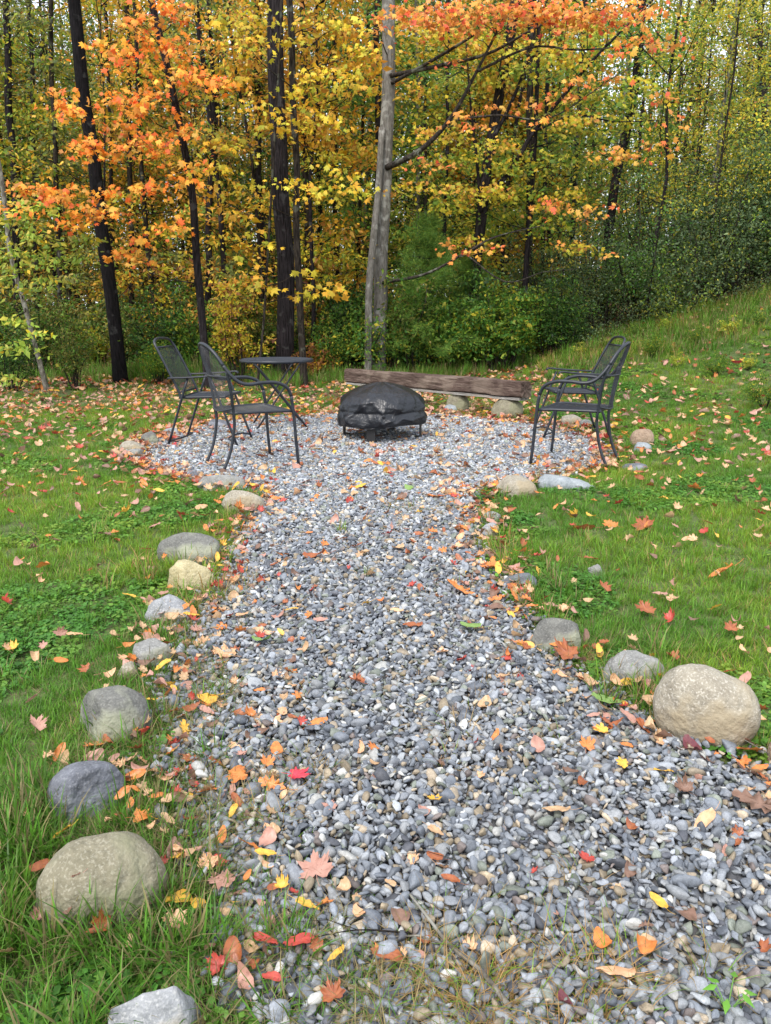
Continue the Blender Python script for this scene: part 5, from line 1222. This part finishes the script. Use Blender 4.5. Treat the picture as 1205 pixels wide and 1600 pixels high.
HL = [  # px, py, width px, shape, colour, label
 (495, 1385, 74, 'maple', 'pink', 'large pink maple leaf lying face up on gravel near the bottom', .1, .25), (356, 1400, 62, 'maple', 'pink', 'pale pink maple leaf just left of the large one', 1.9, .25), (280, 1434, 52, 'round', 'yellow', 'yellow-orange leaf left half of an overlapping pair beside the olive boulder', 2.8, .25),
 (311, 1438, 46, 'oval', 'yellow', 'amber leaf right half of an overlapping pair beside the olive boulder', .6, .25), (378, 1232, 46, 'maple', 'orange', 'orange leaf left of the ragged one and the red one', 2.0, .25), (427, 1247, 48, 'oak', 'orange', 'ragged orange leaf touching a red maple leaf', 1.2, .25),
 (462, 1231, 46, 'maple', 'magenta', 'bright red maple leaf on gravel touching the ragged orange one', 4.6, .25), (517, 1284, 28, 'maple', 'pink', 'small bright pink leaf on gravel above the large pink one', .5, .25), (433, 1190, 28, 'round', 'orange', 'small square-looking orange leaf on gravel', .3, .25),
 (680, 1269, 30, 'maple', 'yellow', 'small yellow star-shaped leaf in the middle of the gravel', .3, .25), (604, 1520, 52, 'oval', 'rust', 'rust-brown oval leaf lying among the grass at bottom centre', 1.5, .6), (522, 1585, 54, 'maple', 'rust', 'brown maple leaf at the bottom edge', .4, .6),
 (415, 1496, 48, 'oval', 'red', 'curled red leaf, left of a pair near the bottom', 1.2, 1.1), (468, 1498, 50, 'oval', 'red', 'flat red leaf, right of a pair near the bottom', 1.9, .6), (366, 1516, 46, 'round', 'rust', 'round brownish leaf at lower left of the gravel', .2, .6), (343, 1540, 44, 'maple', 'red', 'red-orange leaf left of the round brownish one', 1.0, .6),
 (385, 1562, 56, 'oval', 'pink', 'long dusty pink curled leaf below the round brownish one', .3, 1.1), (425, 1556, 36, 'oval', 'red', 'dark red curled leaf right of the dusty pink one', 1.3, 1.1), (938, 1494, 40, 'round', 'orange', 'orange leaf, left of two at lower right', .2, .6), (1002, 1504, 42, 'round', 'orange', 'folded orange leaf, right of two at lower right', .9, 1.1),
 (1026, 1430, 40, 'oval', 'yellow', 'narrow amber leaf standing at a slant at lower right', .35, .6), (960, 1543, 62, 'oval', 'peach', 'long flat peach leaf below the two orange ones', 1.57, .25), (560, 1453, 28, 'round', 'peach', 'small peach leaf below right of the large pink one', .5, .6), (526, 1520, 34, 'oval', 'yellow', 'amber leaf near the rust-brown oval one', 2.2, .6),
 (1185, 1278, 84, 'oak', 'brown', 'very large wet brown leaf at the right edge', .9, .25), (1098, 1306, 50, 'oval', 'peach', 'curled peach leaf left of the very large brown one', 2.2, 1.1), (985, 1314, 28, 'round', 'rust', 'small rust leaf left of the curled peach one', .4, .6), (974, 1213, 28, 'maple', 'yellow', 'small yellow leaf left of a second one on right gravel', 1.2, .25),
 (1038, 1224, 36, 'oak', 'yellow', 'oblong yellow leaf on right gravel', 1.5, .25), (1079, 1187, 50, 'oval', 'maroon', 'maroon leaf in front of the large tan boulder', .1, .6), (1168, 1194, 52, 'oval', 'orange', 'bright orange pointed leaf right of the large tan boulder foot', 2.0, .25), (1158, 1176, 44, 'oval', 'pink', 'pink leaf lying over the bright orange pointed one', 1.6, .25),
 (941, 1161, 30, 'maple', 'yellow', 'amber leaf below the light green oval one', .7, .6), (946, 1111, 50, 'oval', 'green', 'light green oval leaf before the grey stone', 1.4, .25), (1020, 1120, 36, 'oval', 'orange', 'orange-brown leaf at the foot of the large tan boulder', .5, 1.1), (868, 1286, 44, 'oval', 'tan', 'tan-yellow leaf in the middle of right gravel', 1.4, .6),
 (735, 992, 34, 'round', 'green', 'light green leaf in the middle of the path', 1.3, .25), (722, 934, 56, 'oak', 'orange', 'large orange oak leaf on the right of the path', 1.2, .25), (770, 897, 42, 'maple', 'orange', 'red-orange leaf before the flat slate stone', .5, .6), (735, 888, 24, 'maple', 'pink', 'small pale pink leaf left of the red-orange one', .5, .25),
 (1007, 832, 44, 'maple', 'rust', 'rust maple leaf on the right lawn, right of three', .2, .25), (957, 832, 34, 'maple', 'orange', 'orange-rust leaf on the right lawn, middle of three', .9, .25), (912, 836, 36, 'oval', 'rust', 'dark rust leaf on the right lawn, left of three', 1.7, .6), (888, 1038, 60, 'maple', 'rust', 'rust leaf lying below the wedge-shaped stone', .9, .6),
 (1010, 970, 42, 'maple', 'rust', 'orange-rust leaf on the lawn above the grey stone', .6, .6), (1124, 908, 48, 'oval', 'orange', 'long curled orange leaf on the right lawn', 1.5, 1.1), (290, 1158, 42, 'oak', 'yellow', 'ragged amber leaf on left of gravel beside the dome stone', .4, .25), (153, 1186, 50, 'maple', 'orange', 'orange leaf behind the dark blue-grey stone', .4, .25),
 (60, 1156, 40, 'maple', 'pink', 'pink maple leaf standing on edge in the left grass', .2, 1.1), (325, 1108, 34, 'round', 'yellow', 'amber oval leaf on the path left of another', 1.5, .25), (338, 1104, 26, 'oval', 'yellow', 'small amber leaf touching the oval one', 1.9, .25), (230, 1163, 26, 'round', 'red', 'small red leaf beside the dome stone', .3, .6),
 (356, 1037, 50, 'maple', 'peach', 'pale peach maple leaf on the left of the path', 1.2, .25), (380, 973, 26, 'round', 'peach', 'small round peach leaf on the path', 1.2, .25), (409, 1014, 34, 'oval', 'green', 'dark green narrow leaf on the left of the path', 1.6, .6), (561, 1082, 34, 'maple', 'rust', 'curled rust leaf in mid path', .9, 1.1),
 (492, 879, 40, 'oval', 'rust', 'dark red-brown leaf across the path', 1.5, .6), (671, 868, 20, 'oval', 'orange', 'small orange leaf upright on the path', .1, .6), (639, 770, 20, 'round', 'green', 'green leaf near the patio mouth', .5, .25), (684, 784, 36, 'maple', 'orange', 'bright orange maple leaf at right of the path mouth', .8, .25),
 (561, 768, 24, 'oval', 'yellow', 'yellow leaf at the middle of the patio mouth', 1.6, .25), (14, 1515, 46, 'oval', 'peach', 'orange-tan leaf at the left edge near the bottom', .2, .6), (264, 1305, 34, 'oval', 'tan', 'tan leaf right above the olive boulder', .9, .6), (302, 1271, 26, 'round', 'tan', 'small tan leaf above the one by the olive boulder', .9, .6),
 (416, 1357, 36, 'oval', 'yellow', 'amber leaf above left of the large pink one', 1.4, .6), (302, 1357, 36, 'oval', 'pink', 'pink leaf above the pale pink maple leaf', 2.2, .6), (334, 1371, 38, 'maple', 'peach', 'peach leaf touching the pale pink maple leaf', 1.2, .25), (272, 1352, 36, 'oval', 'brown', 'brown leaf at the right shoulder of the olive boulder', .1, .6),
 (703, 1396, 36, 'oval', 'rust', 'curled dark rust leaf on gravel lower middle', .9, 1.1), (610, 1402, 24, 'oval', 'tan', 'small tan leaf left of the curled dark rust one', .8, .6), (679, 1363, 28, 'round', 'rust', 'small round rust leaf on gravel above the curled one', 1.2, .25), (108, 1465, 44, 'oval', 'brown', 'dusty brown leaf on the front of the olive boulder', .9, .6),
 (135, 1452, 40, 'maple', 'pink', 'dusty pink leaf on the front of the olive boulder', .9, .6), (206, 1500, 30, 'oval', 'tan', 'tan upright leaf in grass below the olive boulder', .2, .6), (98, 1327, 44, 'oval', 'yellow', 'narrow amber leaf leaning on top of the olive boulder', 1.4, .6), (48, 1296, 34, 'maple', 'peach', 'yellow-tan leaf in grass under the small grey block', .5, .6),
 (185, 1298, 22, 'oval', 'rust', 'small brown leaf behind the olive boulder', 1.2, .6), (118, 1008, 30, 'oval', 'peach', 'peach leaf in the left grass level with the grey stone', 1.3, .6), (22, 1030, 30, 'maple', 'yellow', 'amber leaf at the left edge of the lawn', .4, .6), (70, 898, 30, 'round', 'orange', 'orange leaf in the left lawn', .2, .6),
 (1088, 771, 28, 'maple', 'orange', 'coral-orange leaf on the right lawn', .5, .6), (1059, 803, 22, 'maple', 'peach', 'pale leaf standing in the right lawn', .5, .6), (1187, 836, 32, 'maple', 'peach', 'pale pinkish leaf near the right edge of the lawn', .5, .6), (1180, 600, 22, 'maple', 'pink', 'pinkish leaf on the slope at the far right', .5, .6),
 (1150, 571, 18, 'oval', 'magenta', 'bright crimson leaf on the slope at the far right', 1.5, .25), (272, 701, 17, 'maple', 'magenta', 'bright crimson leaf at the foot of the left folding chair', .4, .25), (1160, 1082, 34, 'oval', 'pink', 'pink leaf leaning on the right side of the large tan boulder', 2.2, .6), (1136, 1066, 22, 'oval', 'magenta', 'small bright red leaf behind the large tan boulder', .2, .6),
 (625, 1458, 36, 'round', 'brown', 'brownish pink leaf left of the twig', 1.1, .6), (880, 1590, 44, 'oval', 'maroon', 'dark red leaf upright at the bottom edge', .1, .6), (645, 990, 34, 'oval', 'rust', 'narrow rust leaf beside the light green one on the path', 1.9, .6), (170, 1180, 30, 'oval', 'rust', 'brown leaf beside the orange one behind the dark stone', .8, .6),
]
HL += [
 (352, 1448, 34, 'oval', 'tan', 'tan curled leaf right of the overlapping amber pair', .8, 1.1), (240, 1440, 30, 'maple', 'brown', 'brown leaf between the olive boulder and the amber pair', 2.0, .6), (398, 1530, 34, 'maple', 'rust', 'rust leaf in the middle of the red cluster near the bottom', 2.6, 1.1),
 (330, 1510, 30, 'oval', 'brown', 'dark brown leaf left end of the red cluster near the bottom', 1.1, 1.1), (300, 1205, 30, 'maple', 'rust', 'rust leaf left of the orange leaf trio on gravel', 1.2, .6), (262, 1240, 34, 'oval', 'peach', 'peach leaf in dry grass right of the dark blue stone', 2.4, .6),
 (95, 1197, 34, 'oval', 'orange', 'upright orange leaf left of the dark blue stone top', .2, 1.1), (80, 1202, 28, 'maple', 'peach', 'peach leaf between small grey block and dark blue stone', 1.0, .6), (395, 1135, 32, 'maple', 'orange', 'orange leaf with folded tip on left gravel', 2.0, 1.1),
 (300, 1125, 34, 'oval', 'rust', 'long rust leaf beside the dome stone on the path side', 2.3, .6), (440, 1128, 22, 'round', 'tan', 'small tan round leaf on left gravel', 1.0, .6), (235, 1010, 24, 'maple', 'orange', 'orange leaf above the mid grey stone', 1.0, .6), (300, 975, 26, 'oval', 'yellow', 'amber leaf at the foot of the pale angular stone', 1.7, .6),
 (280, 1000, 26, 'maple', 'rust', 'rust leaf right of the mid grey stone', .7, .6), (455, 965, 24, 'oval', 'yellow', 'narrow amber leaf in mid path', 2.0, .6), (620, 968, 24, 'oval', 'peach', 'peach leaf in the centre of the path', 1.1, .6), (585, 1212, 20, 'round', 'tan', 'tiny tan leaf on central gravel', 1.0, .6),
]
for (px, py, wd, shp, c_, lb, rz, cu) in HL:
    p = G(px, py); m_ = pxm(p); fac = {'maple': .56, 'oval': .54, 'round': .56, 'oak': .54}[shp]
    fallen(p[0], p[1], wd * m_ * fac, shp, c_, lb, None, rz, cu)

ZL = {('g', 0): 'lying on the near gravel path', ('g', 1): 'lying on the patio gravel', ('l', 0): 'lying in the grass of the left lawn', ('l', 1): 'lying in the grass of the right lawn', ('e', 0): 'lying along the edge of the gravel'}
CN = {'orange': 'orange', 'yellow': 'amber', 'pink': 'dusty pink', 'red': 'red', 'rust': 'rust-brown', 'tan': 'tan', 'green': 'green', 'maroon': 'maroon', 'peach': 'pale peach', 'magenta': 'crimson', 'brown': 'dark brown'}
lc = ['orange', 'yellow', 'pink', 'red', 'rust', 'tan', 'peach', 'brown']; lpw = np.array([.15, .11, .13, .03, .17, .18, .16, .07]); lpw /= lpw.sum()
left_n = 300 - len(HL); tries = 0
while left_n > 0 and tries < 20000:
    tries += 1
    y = 1.2 + 7.0 * rng.uniform() ** 1.5; x = rng.uniform(-1, 1) * (.5 * y + .25)
    d = float(sd_gravel([[x, y]])[0]); pr_ = .35 if d < -.25 else (1.0 if abs(d) < .25 else .75)
    if rng.uniform() > pr_: continue
    if min((x - a) ** 2 + (y - b_) ** 2 for a, b_ in LPTS) < .05 ** 2: continue
    if any(((x - rx) / a) ** 2 + ((y - ry) / b_) ** 2 < 1.1 for rx, ry, a, b_, _ in ROCKS): continue
    c_ = lc[rng.choice(len(lc), p=lpw)]; shp = rng.choice(['maple', 'oval', 'round', 'oak'], p=[.38, .36, .18, .08])
    zone = ('e', 0) if abs(d) < .12 else (('g', 0) if d < 0 and y < 5.2 else (('g', 1) if d < 0 else ('l', int(x > 0))))
    szz = rng.uniform(.016, .029) * (1 if shp != 'maple' else 1.15)
    fallen(x, y, szz * (1 + .13 * y), str(shp), c_, '%s %s leaf %s' % (CN[c_], {'maple': 'lobed', 'oval': 'oval', 'round': 'roundish', 'oak': 'wavy-edged'}[str(shp)], ZL[zone]), 'fallen leaves')
    left_n -= 1
# the uncountable rest: litter on lawn, patio and forest edge
protoL = []
for c_ in lc + ['peach', 'orange', 'tan', 'pink', 'tan', 'rust', 'brown']:
    protoL.append(leaf_me(['maple', 'oval', 'round', 'maple', 'oval'][len(protoL) % 5], c_, len(protoL) % 4, .6))
def litter(nt, x0, x1, y0, y1, dens):
    P = np.column_stack([rng.uniform(x0, x1, nt), rng.uniform(y0, y1, nt)]); P = P[in_view(P, .4)]
    return P[rng.uniform(size=len(P)) < dens(P, sd_gravel(P), P[:, 1] - edge_y(P[:, 0]))]
LP = [litter(26000, -8, 8.5, 2.0, 14, lambda P, d, e: (d > 0) * (e < .3) * (.10 + .26 * sstep(3.5, 7, P[:, 1]) + .40 * sstep(7.5, 10.5, P[:, 1]) * (P[:, 0] < 2.6)) * (1 - .4 * ((P[:, 0] > 2.6) & (P[:, 1] > 9)))),
      litter(26000, -2.4, 2.3, 1.2, 9.6, lambda P, d, e: (d < 0) * (.036 + .03 * sstep(4, 6, P[:, 1]) + .38 * np.exp(-np.abs(d) / .16) + .12 * ((P[:, 1] < 3.4) & (P[:, 0] < -.25))) * .9),
      litter(22000, -2.9, 2.6, 1.4, 9.9, lambda P, d, e: .60 * np.exp(-((d - .04) / .15) ** 2)),
      litter(30000, -9, 5.5, 12, 18, lambda P, d, e: .42 * (e > -.3))]
A = np.vstack(LP); n = len(A); print('litter', n)
z = gz(A[:, 0], A[:, 1]) + np.where(sd_gravel(A) < 0, .028, .045)
sc_ = rng.uniform(.020, .050, n) * np.interp(A[:, 1], [1, 4, 7, 14], [.66, .85, 1.15, 1.35])
scatter('leaf_litter', np.column_stack([A[:, :2], z]), np.column_stack([rng.normal(0, .4, n), rng.normal(0, .4, n), rng.uniform(0, 6.28, n)]), np.repeat(sc_[:, None], 3, 1), np.ones((n, 3)), rng.integers(0, len(protoL), n), protoL)

# bright green sprig at the bottom edge
g = G(1135, 1592); sr = np.random.default_rng(3); cr = Crown(); mb = MB()
for k in range(6):
    a = k * 1.05; e = np.array([.035 * math.cos(a), .03 * math.sin(a), .035 + .012 * (k % 2)]); mb.tube([(0, 0, -.01), e * .5, e], .0012, 4, cap=False)
    cr.add(leaf_arrays(T_OVAL, e[None], np.array([[.3 * math.cos(a), .3 * math.sin(a), 1.0]]), np.array([[math.cos(a), math.sin(a), .1]]), np.array([.016]), np.array([[.16, .38, .05]])))
t = empty('seedling', (g[0], g[1], .02)); mb.build('stem', M_STEM, t); obj('leaves', cr.mesh('leaves'), t); tag(t, 'bright green leafy seedling growing through gravel at the bottom right', 'seedling')

# ------------------------------------------------------------------ twigs
def twig(pts, r0, label, bark=BK_PALE):
    P = [G(*p) for p in pts]; P = smooth_path([p + [0, 0, .034 + .008 * (i % 2)] for i, p in enumerate(P)], 5); b0 = P[0].copy(); mb = MB()
    mb.tube(P - b0, np.linspace(r0 * .45, r0, len(P)), 7); k = len(P) // 2
    mb.tube([P[k] - b0, P[k] - b0 + [-.06, .02, .005], P[k] - b0 + [-.12, .03, -.008]], [r0 * .5, r0 * .35, r0 * .2], 5)
    o = mb.build('twig', bark); o.location = b0; tag(o, label, 'twig')
twig([(636, 1418), (668, 1462), (703, 1505), (748, 1550), (796, 1604)], .0052, 'long pale crooked twig on the gravel at the bottom of the picture')
twig([(490, 1492), (560, 1486), (640, 1482)], .0018, 'thin dark twig lying across the grass left of the long pale one', BK_BROWN)
twig([(690, 1338), (712, 1370), (736, 1402)], .0018, 'short thin twig on gravel above the long pale one', BK_BROWN)
twig([(1098, 1148), (1150, 1172), (1204, 1200)], .0020, 'thin pale stem lying in front of the large tan boulder')

# ------------------------------------------------------------------ tell apart neighbours that share a description
ORD = {2: ['leftmost', 'rightmost'], 3: ['leftmost', 'centre one', 'rightmost'], 4: ['leftmost', 'inner left', 'inner right', 'rightmost'], 5: ['leftmost', 'inner left', 'centre one', 'inner right', 'rightmost'], 6: ['leftmost', 'second from left', 'third from left', 'third from right', 'second from right', 'rightmost']}
same = {}
for o in SC.collection.objects:
    if o.get('group') in ('trees deep in the wood', 'undergrowth bushes of the wood', 'weed clumps on the right slope'): same.setdefault(o['label'], []).append(o)
for lb_, os_ in same.items():
    if len(os_) in ORD:
        os_.sort(key=lambda o: o.location.x / o.location.y)
        for o, w_ in zip(os_, ORD[len(os_)]):
            nl_ = lb_ + ', ' + w_
            if len(nl_.split()) <= 16: o['label'] = nl_
